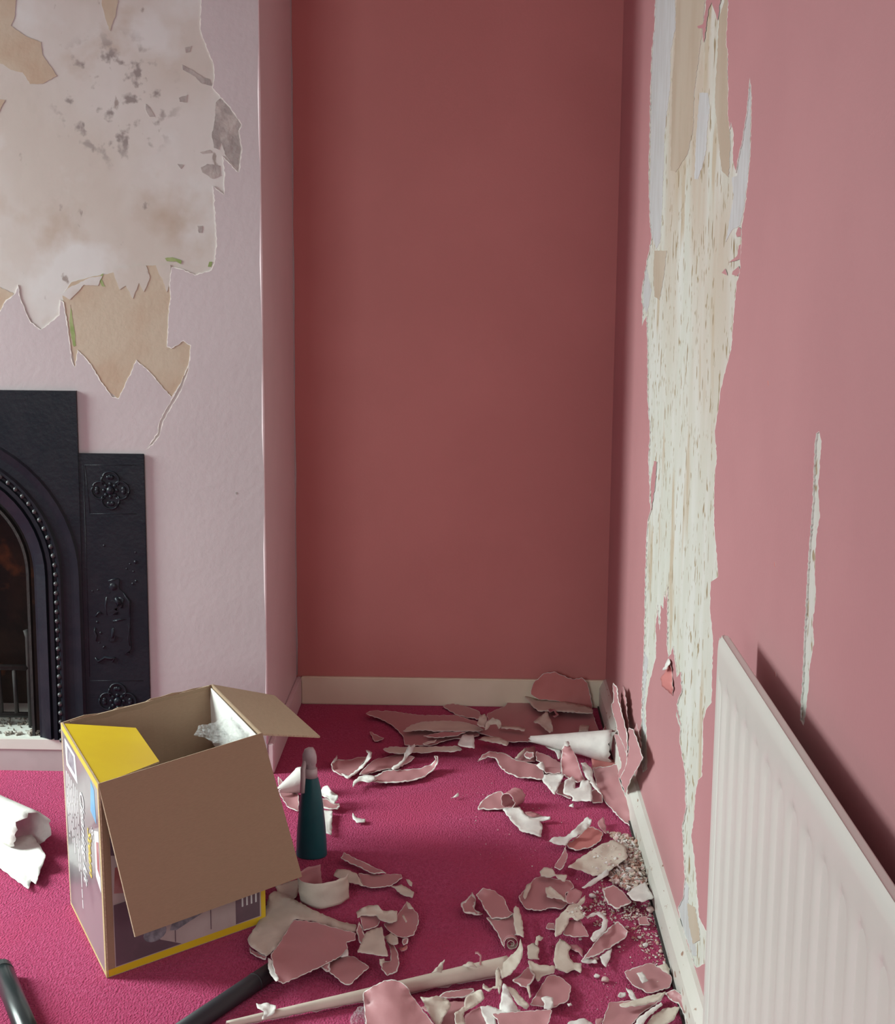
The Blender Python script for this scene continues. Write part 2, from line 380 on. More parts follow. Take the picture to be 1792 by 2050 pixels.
def c4(L): return [(1240+x/2.929, y/2.929) for x, y in L]
strip = (c4([(212, -60), (205, 180), (190, 300), (183, 550), (175, 900), (172, 1050), (180, 1300), (190, 1400), (160, 1540), (140, 1650), (130, 1770), (140, 1800), (133, 1910), (160, 1850)])
  + c5([(145, 0), (145, 250), (158, 420), (150, 560), (160, 830), (145, 880), (138, 1000), (133, 1200), (128, 1500), (118, 1700), (112, 1900)])
  + c6([(222, 300), (215, 600), (222, 760), (245, 740), (240, 520), (237, 420), (255, 300), (290, 170), (290, 60)])
  + c5([(185, 1420), (195, 1310), (207, 1440), (212, 1310), (225, 1330), (232, 1240), (238, 1290), (248, 1215), (245, 1500), (250, 1580), (265, 1560), (275, 1520), (295, 1680), (315, 1650), (320, 1750), (295, 1820), (300, 1880), (315, 1930)])
  + c6([(400, 420), (395, 470), (415, 530), (412, 600), (440, 760), (440, 850), (445, 940), (425, 1040), (430, 1130), (440, 1300), (430, 1400), (405, 1450), (415, 1530), (450, 1620), (485, 1740), (500, 1760), (540, 1740), (560, 1600), (510, 1500), (495, 1290), (485, 1180), (470, 1080), (485, 1000), (490, 880), (505, 800), (525, 780), (530, 640), (530, 500), (550, 430), (575, 400)])
  + c5([(480, 1470), (465, 1350), (465, 1250), (470, 1190), (505, 1165), (500, 1060), (485, 900), (485, 750), (490, 620), (500, 560), (490, 430), (495, 380), (510, 280), (520, 200), (550, 80), (572, 0)])
  + c4([(655, 2050), (685, 1665), (705, 1600), (715, 1420), (715, 1330), (740, 1180), (755, 1050), (768, 900), (775, 560), (765, 455), (750, 640), (725, 800), (700, 920), (682, 1015), (665, 940), (668, 780), (655, 715), (645, 760), (635, 650), (637, 450), (635, 290), (625, 260), (640, -60)]))
slit = c5([(1010, 430), (1025, 420), (1037, 470), (1025, 620), (1020, 700), (1028, 850), (1010, 960), (1005, 1060), (1003, 1180), (1008, 1270), (990, 1400), (998, 1500), (975, 1640), (970, 1720), (955, 1870), (945, 1930), (928, 1900), (940, 1680), (960, 1250), (975, 1010), (990, 820), (1003, 500)])
def xz(y, z):   # pixel of a point on the right wall
    v = Vector((XR, y, z))-CAMP; d = v.dot(FW); return (896+F*v.dot(RT)/d, 1025-F*v.dot(UP)/d)
outerR = [xz(YB, 0), xz(YB, ZT), xz(.75, ZT), xz(.75, 0)]
layer('wallpaper', outerR, [strip, slit], ('X', XR), 0, T*.95, M['paint'], M['white'], wr, rim=.5)
box('wallpaper', (XR, XR+T, YF, .75, 0, ZT), M['paint'], wr)
RW = ('X', XR)
def piece(poly, depth, mt, parent, pl, name='paper_remnant', jit=.8, medge=None):
    return layer(name, poly, [], pl, depth, .0008, mt, medge or mt, parent) if 0 else _piece(poly, depth, mt, parent, pl, name, jit)
def _piece(poly, depth, mt, parent, pl, name, jit):
    ol = dense(poly, 5, jit); V2, Fc = triang([ol], [])
    keep = [f for f in Fc if inside((sum(V2[i][0] for i in f)/3, sum(V2[i][1] for i in f)/3), ol)]
    fn = (lambda p: PX(p[0], p[1], pl[1]-depth)) if pl[0] == 'X' else (lambda p: PY(p[0], p[1], pl[1]-depth))
    tw = Vector((-1, 0, 0)) if pl[0] == 'X' else Vector((0, -1, 0))
    v, fc, mt2 = shell([fn(p) for p in V2], keep, [0]*len(keep), .0007, lambda a: tw)
    return mesh(name, v, fc, [mt, mt, mt, M['white']], parent, mt2)
PLW = -.0016     # just proud of the bare plaster, behind the paper's face
M['backing'] = mat('bluish_backing_paper', (.52, .53, .54), .8, (.47, .47, .47), 10, (1, 5, 1), bump=.2, bscale=60)
M['tanstain'] = mat('tan_lining_paper', (.46, .39, .31), .85, (.42, .34, .26), 6, (1, 1.5, .6), bump=.3, bscale=40)
for poly in [c4([(215, -60), (325, -60), (330, 160), (300, 300), (298, 500), (262, 800), (262, 950), (250, 1200), (240, 1420), (215, 1460), (190, 1380), (178, 1200), (185, 700), (190, 400)]),
             c4([(470, 545), (520, 545), (530, 620), (515, 760), (510, 880), (490, 960), (462, 1050), (440, 1050), (450, 800)]),
             c4([(765, 465), (772, 560), (766, 900), (752, 1050), (735, 1190), (710, 1320), (660, 1350), (625, 1420), (650, 1260), (670, 1160), (660, 1040), (690, 1030), (705, 920), (730, 800), (752, 640)]),
             c4([(160, 1560), (175, 1640), (190, 1700), (175, 1780), (160, 1840), (140, 1780), (145, 1660)]),
             c6([(222, 120), (250, 180), (235, 330), (228, 450), (238, 560), (235, 730), (222, 745), (217, 600), (225, 320)]),
             c6([(440, 1310), (460, 1350), (455, 1440), (480, 1560), (500, 1700), (480, 1700), (445, 1600), (410, 1500), (410, 1450), (432, 1400)])]:
    piece(poly, PLW, M['backing'], wr, RW)
for poly in [c4([(335, -60), (505, -60), (490, 140), (470, 300), (440, 520), (430, 760), (400, 900), (330, 1010), (300, 1000), (310, 500), (330, 200)]),
             c4([(585, 100), (635, -60), (632, 400), (650, 850), (640, 1040), (600, 1000), (560, 600)]),
             c4([(205, 1470), (275, 1470), (260, 1620), (235, 1760), (205, 1740), (200, 1600)]),
             c6([(450, 1430), (490, 1450), (512, 1560), (515, 1620), (480, 1640), (460, 1540)])]:
    piece(poly, PLW+.0003, M['tanstain'], wr, RW)
# pink islands left inside the stripped strip
for poly in [c4([(512, -60), (505, 60), (490, 140), (455, 155), (465, 168), (488, 165), (495, 250), (510, 150), (520, 60), (540, 10), (560, 70), (575, 120), (600, -60)]),
             c5([(178, 570), (192, 575), (183, 700), (168, 800), (163, 830), (162, 680)]),
             c4([(700, 1330), (715, 1345), (712, 1385), (690, 1390), (683, 1370)]), c4([(700, 1440), (715, 1430), (712, 1520), (680, 1530), (640, 1540), (690, 1500)]),
             c4([(700, 1560), (705, 1600), (690, 1620), (660, 1610), (665, 1590)]), c4([(600, 1600), (620, 1575), (632, 1615)])]:
    piece(poly, -.0006, M['paint'], wr, RW, 'paint_remnant')
# peeled flap, bottom of the strip; deep rose colours in its hollow's shade
scrap('P', [(1341, 1318, 0), (1334, 1340, .6), (1322, 1358, 1.4), (1325, 1374, 1.2), (1337, 1383, .5), (1347, 1394, 0), (1346, 1350, 0)], .25, None, 'deep', amp=.2, plane=RW, parent=wr, name='peeled_flap')
scrap('P', [(1338, 1318, .3), (1326, 1342, 2), (1334, 1340, 2), (1342, 1326, .3)], .6, None, 'white', amp=.2, plane=RW, parent=wr, name='peeled_flap')
for x, y in [(1538, 767), (1551, 1130), (1552, 1350)]:
    piece([(x-1.2, y-5), (x+1, y-4), (x+1.5, y+4), (x-.5, y+5)], .0004, M['alcove'], wr, RW, 'nick_mark', 0)
# chimney breast front
CW = ('Y', YC)
hole = [(400, -60), (402, 0), (400, 58), (412, 94), (427, 129), (429, 156), (425, 176), (441, 195), (460, 215), (484, 250), (478, 261), (484, 300), (478, 345), (445, 312), (449, 351), (449, 390), (426, 372), (429, 421), (433, 488), (429, 523), (423, 540), (390, 550), (363, 538), (343, 535), (339, 566), (341, 593), (336, 640), (334, 695), (343, 698), (367, 683), (381, 692), (377, 730), (363, 765), (343, 795), (304, 749), (273, 720), (262, 745), (250, 770), (237, 797), (225, 795), (200, 760), (183, 730), (155, 700), (150, 735), (144, 720), (137, 660), (128, 605), (120, 600), (118, 630), (100, 645), (82, 660), (62, 645), (52, 625), (42, 600), (36, 570), (28, 590), (12, 600), (0, 622), (-90, 640), (-160, 540), (-260, 500), (-260, -60)]
crack = [(378, 732), (376, 742), (362, 782), (348, 806), (333, 830), (324, 850), (320, 870), (308, 885), (293, 900), (306, 882), (317, 866), (319, 848), (329, 827), (344, 800), (358, 776)]
def xy(x, z):
    v = Vector((x, YC, z))-CAMP; d = v.dot(FW); return (896+F*v.dot(RT)/d, 1025-F*v.dot(UP)/d)
X1, X2 = -.967, -.808      # half widths of the iron surround
outerC = [xy(XC, 0), xy(XC, ZT), xy(XCL, ZT), xy(XCL, 0), xy(2*FX-X2+.01, 0), xy(2*FX-X2+.01, .81), xy(2*FX-X1+.01, .81), xy(2*FX-X1+.01, .963), xy(X1-.01, .963), xy(X1-.01, .81), xy(X2-.01, .81), xy(X2-.01, 0)]
layer('wallpaper', outerC, [hole, crack], CW, 0, .0021, M['lilac'], M['white'], cb, rim=1.6)
piece([xy(X2-.012, 0), xy(X2-.012, .057), xy(2*FX-X2+.012, .057), xy(2*FX-X2+.012, 0)], 0, mat('dull_skirt_paint', (.46, .42, .42), .6, (.42, .38, .38), 12), cb, CW, 'painted_skirt', 0)
for poly in [[(143, 565), (180, 555), (230, 545), (290, 532), (341, 530), (343, 566), (341, 600), (340, 695), (367, 683), (385, 692), (380, 735), (343, 800), (273, 722), (240, 800), (150, 735), (135, 660), (125, 590)],
             [(-60, -60), (32, -60), (32, 0), (30, 30), (22, 52), (45, 68), (60, 76), (82, 84), (85, 110), (105, 138), (114, 152), (85, 168), (60, 168), (45, 145), (22, 140), (5, 128), (-60, 110)],
             [(200, -60), (245, -60), (232, 28), (220, 62), (212, 40), (204, 12)], [(-90, 560), (0, 575), (28, 588), (0, 625), (-90, 640)],
             [(-60, 190), (10, 200), (-20, 260)]]:
    piece(poly, -.0012, M['tan'], cb, CW, 'lining_paper')
for poly in [[(441, 197), (460, 217), (482, 250), (476, 262), (482, 300), (476, 340), (452, 312), (443, 285), (438, 300), (428, 296), (424, 270), (430, 240), (432, 205)],
             [(402, 335), (415, 328), (440, 332), (442, 352), (425, 358), (405, 345)], [(395, 452), (405, 452), (404, 466), (398, 466)],
             [(365, 130), (385, 140), (400, 150), (420, 160), (425, 172), (405, 168), (388, 152), (366, 140)], [(370, 95), (383, 92), (380, 104), (372, 106)],
             [(292, 208), (300, 215), (310, 234), (300, 234), (292, 220)], [(358, 196), (375, 190), (373, 205), (360, 204)], [(355, 328), (368, 330), (362, 338)],
             [(18, 92), (35, 90), (32, 98), (20, 102)], [(400, 305), (420, 300), (425, 306), (405, 308)]]:
    piece(poly, -.0014, M['cement'], cb, CW, 'cement_patch')
for poly in [[(225, 538), (292, 531), (300, 556), (288, 584), (278, 566), (266, 598), (252, 572), (240, 580), (232, 560)], [(122, 590), (140, 575), (180, 556), (205, 552), (196, 572), (168, 570), (150, 590), (140, 600)], [(312, 531), (341, 530), (342, 560), (334, 585), (326, 560), (318, 548)]]:
    piece(poly, -.0003, M['plaster2'], cb, CW, 'plaster_smear')
for poly in [[(141, 610), (146, 640), (151, 672), (152, 692), (147, 694), (141, 665), (139, 640)], [(207, 547), (204, 560), (211, 574), (204, 573), (199, 562), (202, 550)], [(330, 517), (345, 515), (364, 522), (362, 529), (352, 523), (334, 523)], [(419, 524), (425, 524), (423, 534), (416, 534)]]:
    piece(poly, -.0008, M['green'], cb, CW, 'green_paint_fleck')
piece([(471, 986), (474, 985), (476, 988), (473, 990)], .0006, M['cement'], cb, CW, 'nick_mark', 0)
# rounded painted corner bead on the chimney corner and round its foot
bm = bmesh.new(); tube(bm, [(XC-.0005, YC+.003, .08+i*.1) for i in range(26)], [.0035+.0008*math.sin(i*1.7) for i in range(26)], 8)
from_bm('corner_bead', bm, M['return'], cb, True)
bm = bmesh.new(); tube(bm, [(XC+.002+.001*math.sin(i*2.3), YB-.001, .085+i*.1) for i in range(26)], [.0028+.001*math.sin(i*1.3) for i in range(26)], 6)
from_bm('paint_ridge', bm, M['lilac'], cb, True)
# baseboards
def board(name, x0, x1, yA, yB, h, mt, d=(0, 0), steps=None):
    bm = bmesh.new(); bx(bm, x0, x1, yA, yB, 0, h, .003); return st(from_bm(name, bm, mt))
board('baseboard_back', XC+.016, XR, YB-.016, YB, .083, M['skirt_back'])
board('baseboard_alcove', XC+.0015, XC+.017, YC, YB, .080, M['return'])
# right-hand skirting: moulded section run along the wall
prof = [(0, .006), (.019, .006), (.019, .060), (.016, .066), (.010, .078), (.007, .086), (0, .088)]
ys = [YF+(YB-.016-YF)*i/60 for i in range(61)]
vs = [(XR-dx-.0006*noise.noise(Vector((y*3, z*30, 0))), y, z) for y in ys for dx, z in prof]; n = len(prof)
fs = [(i*n+k, i*n+(k+1) % n, (i+1)*n+(k+1) % n, (i+1)*n+k) for i in range(60) for k in range(n)]+[tuple(range(n)), tuple(60*n+k for k in range(n))[::-1]]
bbR = st(mesh('baseboard_right', vs, fs, M['skirt_dust']))
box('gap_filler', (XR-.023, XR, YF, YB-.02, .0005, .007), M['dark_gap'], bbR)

# ================================================================== FIREPLACE
fp = bpy.data.objects.new('cast_iron_fireplace', None); COL.objects.link(fp); fp.location = (FX, YC, ZL)
tag(fp, 'black cast iron arched fireplace surround with relief side panels set in the chimney breast', 'fireplace')
def loc(o):
    if o.parent is fp: o.matrix_parent_inverse = Matrix.Translation(-Vector((FX, YC, ZL)))
    return o
YI = YC-.006
# front plate: stepped outline with an arched hole
def arch(r, n=24, zb=ZL):
    return [(FX+r, zb)]+[(FX+r*math.cos(math.pi*k/n), ZS+r*math.sin(math.pi*k/n)) for k in range(n+1)]+[(FX-r, zb)]
RA = .312
outer = [(X1-.003, ZL), (X1-.003, .971), (2*FX-X1+.003, .971), (2*FX-X1+.003, ZL)]
op = [(FX-RA, ZL)]+arch(RA)[::-1][1:-1]+[(FX+RA, ZL)]
pts = [(2*FX-X1+.003, ZL), (2*FX-X1+.003, .971), (X1-.003, .971), (X1-.003, ZL)]+arch(RA)
V2, Fc = triang([pts], []); keep = [f for f in Fc if inside((sum(V2[i][0] for i in f)/3, sum(V2[i][1] for i in f)/3), pts)]
v, fc, mt = shell([Vector((p[0], YI-.004, p[1])) for p in V2], keep, [0]*len(keep), .012, lambda a: Vector((0, -1, 0)))
loc(mesh('surround_plate', v, fc, [M['iron']]*4, fp, mt))
def sweep(name, prof, zb=ZL, mt='iron', n=30):
    """profile (radius, y offset) swept up one leg, round the arch and down"""
    vs = []; fs = []; rows = []
    path = [(0, z) for z in (zb, (zb+ZS)/2)]+[(math.pi*k/n, None) for k in range(n+1)]+[(math.pi, z) for z in ((zb+ZS)/2, zb)]
    for a, z in path:
        for r, y in prof:
            vs.append((FX+r*math.cos(a), YC+y, z) if z is not None else (FX+r*math.cos(a), YC+y, ZS+r*math.sin(a)))
    k = len(prof)
    for i in range(len(path)-1):
        for j in range(k-1): fs.append((i*k+j, i*k+j+1, (i+1)*k+j+1, (i+1)*k+j))
    return loc(mesh(name, vs, fs, M[mt], fp))
sweep('arch_band', [(.325, -.009), (.318, -.015), (.312, -.015), (.306, -.006), (.300, -.006), (.297, -.012), (.288, -.012), (.286, -.002), (.283, -.002), (.279, -.010), (.252, .006), (.246, .008)])
sweep('inner_rim', [(.246, .008), (.244, .030), (.232, .032), (.230, .018), (.223, .018), (.220, .05), (.218, .20)], mt='iron_dull')
sweep('head_moulding', [(.371, -.009), (.364, -.014), (.350, -.011), (.340, -.0095)])
bm = bmesh.new(); R_ = .306; L = (ZS-ZL); tot = 2*L+math.pi*R_; nb = int(tot/.0235)
for i in range(nb+1):
    s = tot*i/nb
    if s < L: x, z = FX+R_, ZL+s
    elif s < L+math.pi*R_: a = (s-L)/R_; x, z = FX+R_*math.cos(a), ZS+R_*math.sin(a)
    else: x, z = FX-R_, ZS-(s-L-math.pi*R_)
    bmesh.ops.create_uvsphere(bm, u_segments=8, v_segments=6, radius=.0062, matrix=Matrix.Translation((x, YC-.012, z)))
loc(tag(from_bm('bead_moulding', bm, mat('worn_iron_beads', (.06, .065, .07), .35, (.04, .04, .045), 50), fp, True), kind='stuff'))
# side panels with relief
def blob(bm, p, r, sy=.5, seg=8): bmesh.ops.create_uvsphere(bm, u_segments=seg, v_segments=6, radius=r, matrix=Matrix.Translation(p) @ Matrix.Diagonal((1, sy, 1, 1)))
def sidep(sx):
    mx = lambda x: x if sx > 0 else 2*FX-x
    xa, xb = sorted((mx(X1-.004), mx(X2)))
    bm = bmesh.new(); bx(bm, xa, xb, YI-.002, YI+.004, ZL, .818, .001)
    p = loc(from_bm('side_panel', bm, M['iron'], fp))
    # frames
    bm = bmesh.new()
    def ln(pts, r=.0022):
        q = [PY(*cv('E', a, c), YI-.002) for a, c in pts]
        tube(bm, [(mx(v.x), v.y, v.z) for v in q], [r*(.6 if i in (0, len(q)-1) else 1) for i in range(len(q))], 6)
    ln([(70, 150), (450, 150)], .0012); ln([(72, 150), (110, 505)], .0012); ln([(110, 508), (450, 508)], .0012); ln([(110, 1730), (500, 1730)], .0012); ln([(62, 150), (108, 1700)], .0012)
    loc(from_bm('panel_frame', bm, M['iron'], p, True))
    def q4(cx, cz, k=1):
        bm2 = bmesh.new()
        for dx, dz in ((0, 1), (1, 0), (0, -1), (-1, 0)):
            c = (cx+dx*.026*k, cz+dz*.026*k); a0 = math.atan2(dz, dx)
            tube(bm2, [(c[0]+.023*k*math.cos(a0+t), YI-.003, c[1]+.023*k*math.sin(a0+t)) for t in [(-2.1+4.2*i/14) for i in range(15)]], .0026, 6)
            for j in (-.5, 0, .5): blob(bm2, (c[0]+.009*math.cos(a0+j), YI-.002, c[1]+.009*math.sin(a0+j)), .006, .6)
        blob(bm2, (cx, YI-.002, cz), .011, .6)
        for t in range(8): blob(bm2, (cx+.016*math.cos(t*.785), YI-.002, cz+.016*math.sin(t*.785)), .005, .6)
        return bm2
    c = PY(*cv('E', 262, 335), YI); loc(from_bm('quatrefoil_relief', q4(mx(c.x), c.z, .95), M['iron'], p, True))
    c = PY(*cv('E', 315, 1880), YI); loc(from_bm('quatrefoil_relief', q4(mx(c.x), c.z, .95), M['iron'], p, True))
    sil = [(245, 1000), (320, 985), (325, 1060), (350, 1080), (400, 1150), (405, 1290), (405, 1400), (412, 1480), (398, 1530), (360, 1540), (352, 1420), (300, 1400), (285, 1440), (250, 1447), (268, 1400), (272, 1300), (240, 1255), (225, 1180), (235, 1110), (262, 1085), (255, 1040)]
    ol = dense(sil, 18, 3); V2, Fc = triang([ol], []); keep = [f for f in Fc if inside((sum(V2[i][0] for i in f)/3, sum(V2[i][1] for i in f)/3), ol)]
    vv = [PY(*cv('E', a, c), YI-.0045) for a, c in V2]; v, fc, m2 = shell([Vector((mx(q.x), q.y, q.z)) for q in vv], keep, [0]*len(keep), .0035, lambda a: Vector((0, -1, 0)))
    loc(mesh('figure_silhouette', v, fc, [M['iron']]*4, p, m2))
    bm = bmesh.new()
    # seated figure, chair and foliage traced as raised strokes
    ln([(245, 1000), (285, 990), (320, 985)], .0035); ln([(255, 1010), (280, 1060), (262, 1090)], .004)
    q = PY(*cv('E', 285, 1040), YI-.001); blob(bm, (mx(q.x), q.y, q.z), .0125)
    ln([(262, 1090), (235, 1120), (228, 1180), (238, 1250)], .0035); ln([(255, 1250), (310, 1235), (345, 1190), (355, 1130), (320, 1120)], .0045)
    ln([(250, 1150), (280, 1140), (300, 1160), (320, 1135)], .0035); ln([(300, 1120), (330, 1160), (300, 1210)], .009)
    ln([(380, 1280), (330, 1282), (285, 1290), (280, 1350), (278, 1410), (255, 1440)], .0045); ln([(385, 1285), (400, 1350), (392, 1420), (405, 1470), (395, 1520), (365, 1535)], .0035)
    ln([(350, 1080), (400, 1150), (400, 1280)], .004); ln([(150, 1260), (180, 1225), (200, 1240)], .003); ln([(150, 1340), (145, 1370), (160, 1400), (155, 1440)], .003); ln([(205, 1490), (220, 1475)], .004)
    ln([(150, 1560), (170, 1590), (220, 1560), (265, 1570), (290, 1560), (275, 1595)], .004)
    for a, d, r in [(445, 860, .005), (405, 875, .003), (450, 1000, .004), (425, 1020, .004), (215, 740, .0035), (170, 1065, .003), (130, 1075, .003), (380, 910, .003), (430, 930, .003), (445, 790, .003), (165, 1300, .004), (190, 1380, .004), (180, 1450, .003), (360, 1350, .005), (330, 1390, .004)]:
        q = PY(*cv('E', a, d), YI-.001); blob(bm, (mx(q.x), q.y, q.z), r, .7)
    loc(tag(from_bm('figure_relief', bm, M['iron'], p, True), kind='stuff'))
sidep(1); sidep(-1)
# firebox
bm = bmesh.new()
bx(bm, FX-.30, FX+.30, YC+.30, YC+.33, ZL-.02, .84); bx(bm, FX-.30, FX-.23, YC+.03, YC+.30, ZL-.02, .84); bx(bm, FX+.23, FX+.30, YC+.03, YC+.30, ZL-.02, .84); bx(bm, FX-.23, FX+.23, YC+.03, YC+.30, .75, .84)
loc(from_bm('firebox_lining', bm, M['soot'], fp))
bm = bmesh.new()
for k in range(9): tube(bm, [(FX-.16+.04*k, YC+.10, ZL+.03), (FX-.16+.04*k, YC+.09, ZL+.16)], .006, 8)
tube(bm, [(FX-.2, YC+.09, ZL+.16), (FX+.2, YC+.09, ZL+.16)], .008, 8); tube(bm, [(FX-.2, YC+.10, ZL+.03), (FX+.2, YC+.10, ZL+.03)], .008, 8)
for s in (-1, 1): tube(bm, [(FX+s*.2, YC+.09, ZL), (FX+s*.2, YC+.09, ZL+.24), (FX+s*.195, YC+.09, ZL+.26)], .008, 8)
loc(from_bm('fire_grate', bm, M['iron_dull'], fp, True))
led = box('hearth_ledge', (FX-.44, FX+.44, YC-.003, YC+.30, ZL-.030, ZL), M['gloss'], fp, .002); loc(led)
bm = bmesh.new()
for i in range(420):
    x = FX+random.uniform(-.24, .24); y = YC+random.uniform(.012, .20); r = random.uniform(.002, .0055)
    bmesh.ops.create_icosphere(bm, subdivisions=1, radius=r, matrix=Matrix.Translation((x, y, ZL+r*.5)) @ Matrix.Rotation(i, 4, 'Y') @ Matrix.Diagonal((1.6, 1, .6, 1)))
loc(tag(from_bm('ash_debris', bm, M['ash'], fp), kind='stuff'))
for (a, c, r) in [(67, 1454, .011), (40, 1470, .006), (95, 1466, .005), (15, 1468, .007)]:
    q = PY(a, c, YC+.03); bm = bmesh.new(); bmesh.ops.create_icosphere(bm, subdivisions=2, radius=r, matrix=Matrix.Translation((q.x, q.y, ZL+r*.6)) @ Matrix.Diagonal((1.5, 1, .7, 1)))
    for v_ in bm.verts: v_.co += Vector((noise.noise(v_.co*200), noise.noise(v_.co*170), noise.noise(v_.co*190)))*r*.4
    loc(from_bm('cinder', bm, M['ash'], fp))

# ================================================================== RADIATOR
XF = .339; RY0, RY1, RZ0, RZ1 = 2.02, .66, .10, .788
rad = bpy.data.objects.new('wall_radiator', None); COL.objects.link(rad); rad.location = (XF, (RY0+RY1)/2, RZ0)
tag(rad, 'white ribbed steel panel radiator hung on the pink right wall', 'radiator')
def rl(o): o.matrix_parent_inverse = Matrix.Translation(-Vector(rad.location)); return o
# pressed front sheet: columns of y, rows of z with fluting that fades at the top and bottom bands
pitch = .070; NY = int((RY0-RY1)/pitch*24); NZs = [RZ0, RZ0+.02, RZ0+.045, RZ0+.06, RZ0+.09, .4, .6, RZ1-.085, RZ1-.068, RZ1-.055, RZ1-.045, RZ1-.02, RZ1-.006, RZ1]
vs = []; fs = []
for i in range(NY+1):
    y = RY0-(RY0-RY1)*i/NY; ph = ((RY0-.026-y)/pitch) % 1
    g = 0
    if RY0-.03 > y > RY1+.03:
        # raised water column with narrow groove either side
        g = .5-.5*math.cos(2*math.pi*ph); g = g**.28
    else: g = 0
    for z in NZs:
        f = max(0, min(1, (RZ1-.05-z)/.028, (z-RZ0-.05)/.028)); f = f*f*(3-2*f)
        ex = 0
        if z > RZ1-.01: ex = .006*((z-RZ1+.01)/.01)**2
        if i < 6: ex += .006*((6-i)/6)**2.5
        vs.append((XF+ex+.017*f*(1-g) if f > 0 and g >= 0 and (RY0-.03 > y > RY1+.03) else XF+ex, y, z))
k = len(NZs)
for i in range(NY):
    for j in range(k-1): fs.append((i*k+j, i*k+j+1, (i+1)*k+j+1, (i+1)*k+j))
rl(mesh('front_sheet', vs, fs, M['radiator'], rad, smooth=True))
bm = bmesh.new(); bx(bm, XF+.0035, XF+.018, RY1, RY0-.001, RZ0, RZ1-.0005, .003); rl(from_bm('back_sheet', bm, M['radiator'], rad))
for y in (1.85, .85): rl(box('wall_bracket', (XF+.017, XR, y-.02, y+.02, RZ0+.05, RZ1-.16), M['radiator'], rad))
bm = bmesh.new(); tube(bm, [(XF+.012, RY0+.010, -.002), (XF+.012, RY0+.010, .05), (XF+.012, RY0+.010, .085), (XF+.012, RY0+.006, .13)], .0075, 12)
rl(from_bm('supply_pipe', bm, M['copper'], rad, True))
bm = bmesh.new(); tube(bm, [(XF+.012, RY0+.010, .06), (XF+.012, RY0+.010, .10)], .013, 6); tube(bm, [(XF+.012, RY0+.02, .125), (XF+.012, RY0-.03, .125)], .010, 12); rl(from_bm('valve', bm, M['radiator'], rad, True))

# ================================================================== CARTON
bxo = bpy.data.objects.new('cardboard_box', None); COL.objects.link(bxo)
BP = [G(214, 1959), G(532, 1846), None, G(143, 1813)]; BP[2] = BP[1]+BP[3]-BP[0]
hh = .36
TP = [G(197, 1571, hh), G(525, 1469, hh), G(426, 1370, hh), G(123, 1447, hh)]
cen = sum(BP, Vector())/4; bxo.location = cen
tag(bxo, 'open cardboard carton with yellow and grey print and a big flap hanging down', 'box')
def bl(o):
    if o.parent is bxo: o.matrix_parent_inverse = Matrix.Translation(-cen)
    return o
up3 = Vector((0, 0, .002)); BP = [p+up3 for p in BP]
TH = .0035
CM = [M['card'], M['card'], M['card_edge']]
front = bl(panel('front_panel', [BP[0], BP[1], TP[1], TP[0]], TH, [M['print_pale'], M['card'], M['card_edge']], bxo))
left = bl(panel('left_panel', [BP[3], BP[0], TP[0], TP[3]], TH, [M['print'], M['card'], M['card_edge']], bxo))
bl(panel('right_panel', [BP[1], BP[2], TP[2], TP[1]], TH, [M['print'], M['card'], M['card_edge']], bxo))
bl(panel('bottom_panel', [BP[0]+up3, BP[1]+up3, BP[2]+up3, BP[3]+up3], TH, CM, bxo))
# back wall with its torn top edge
n_ = 14; q0 = BP[2]; q1 = BP[3]; V = []
prof_t = [0, 0, .002, .001, .004, .002, .003, -.004, -.001, .002, -.003, .001, .004, .002, 0]
for i in range(n_+1):
    t = i/n_; a = q0.lerp(q1, t); c = TP[2].lerp(TP[3], t)+Vector((0, 0, prof_t[i])); V += [a, c]
Fq = []
for i in range(n_): Fq += [(2*i, 2*i+2, 2*i+3), (2*i, 2*i+3, 2*i+1)]
ctr = (TP[0]+TP[2])/2
v, fc, mt = shell(V, Fq, [0]*len(Fq), TH, lambda a: ctr-a)
bl(mesh('back_panel', v, fc, [M['card'], M['print'], M['card'], M['card_edge']], bxo, mt))
# flaps
fl = [G(271, 1876, .088), G(605, 1755, .095)]
ff = bl(panel('front_flap', [fl[0], fl[1], TP[1]+Vector((0, 0, .002)), TP[0]+Vector((0, 0, .002))], TH, CM, bxo))
u_ = (TP[1]-TP[0]).normalized(); dn = ((fl[0]-TP[0])).normalized(); nn = u_.cross(-dn).normalized()
if nn.dot(CAMP-TP[0]) < 0: nn = -nn
for k_ in (.05, .075):            # pressed crease lines beside the left edge
    bm = bmesh.new(); tube(bm, [TP[0]+u_*(k_*.35)+dn*.03+nn*.0002, TP[0]+u_*(k_*.9)+dn*.2+nn*.0002], .0006, 4); bl(from_bm('crease_line', bm, M['card_edge'], ff))
bl(panel('right_flap', [TP[1], G(641, 1474, .338), G(550, 1392, .322), TP[2]], TH, [M['card'], M['card'], M['card_edge']], bxo))
bl(panel('left_flap', [TP[0]+Vector((0, 0, -.001)), G(319, 1524, .345), G(272, 1457, .35), TP[3]+Vector((0, 0, -.001))], TH, [M['yellow'], M['card'], M['card_edge']], bxo))
bl(panel('back_flap', [TP[3]-(TP[3]-TP[2])*.05, TP[2]-(TP[2]-TP[3])*.03, TP[2]+Vector((.005, .03, -.17)), TP[3]+(TP[2]-TP[3])*.06+Vector((.005, .03, -.17))], TH, CM, bxo))
# fold of the back panel
bm = bmesh.new(); a = TP[2].lerp(TP[3], .47)+(ctr-TP[2]).normalized()*.0; inw = (ctr-(TP[2]+TP[3])/2); inw.z = 0; inw.normalize()
tube(bm, [a+inw*.0012+Vector((0, 0, -.004)), a+inw*.0012+Vector((.004, 0, -.13))], .0008, 4); bl(from_bm('crease_line', bm, M['card_edge'], bxo))
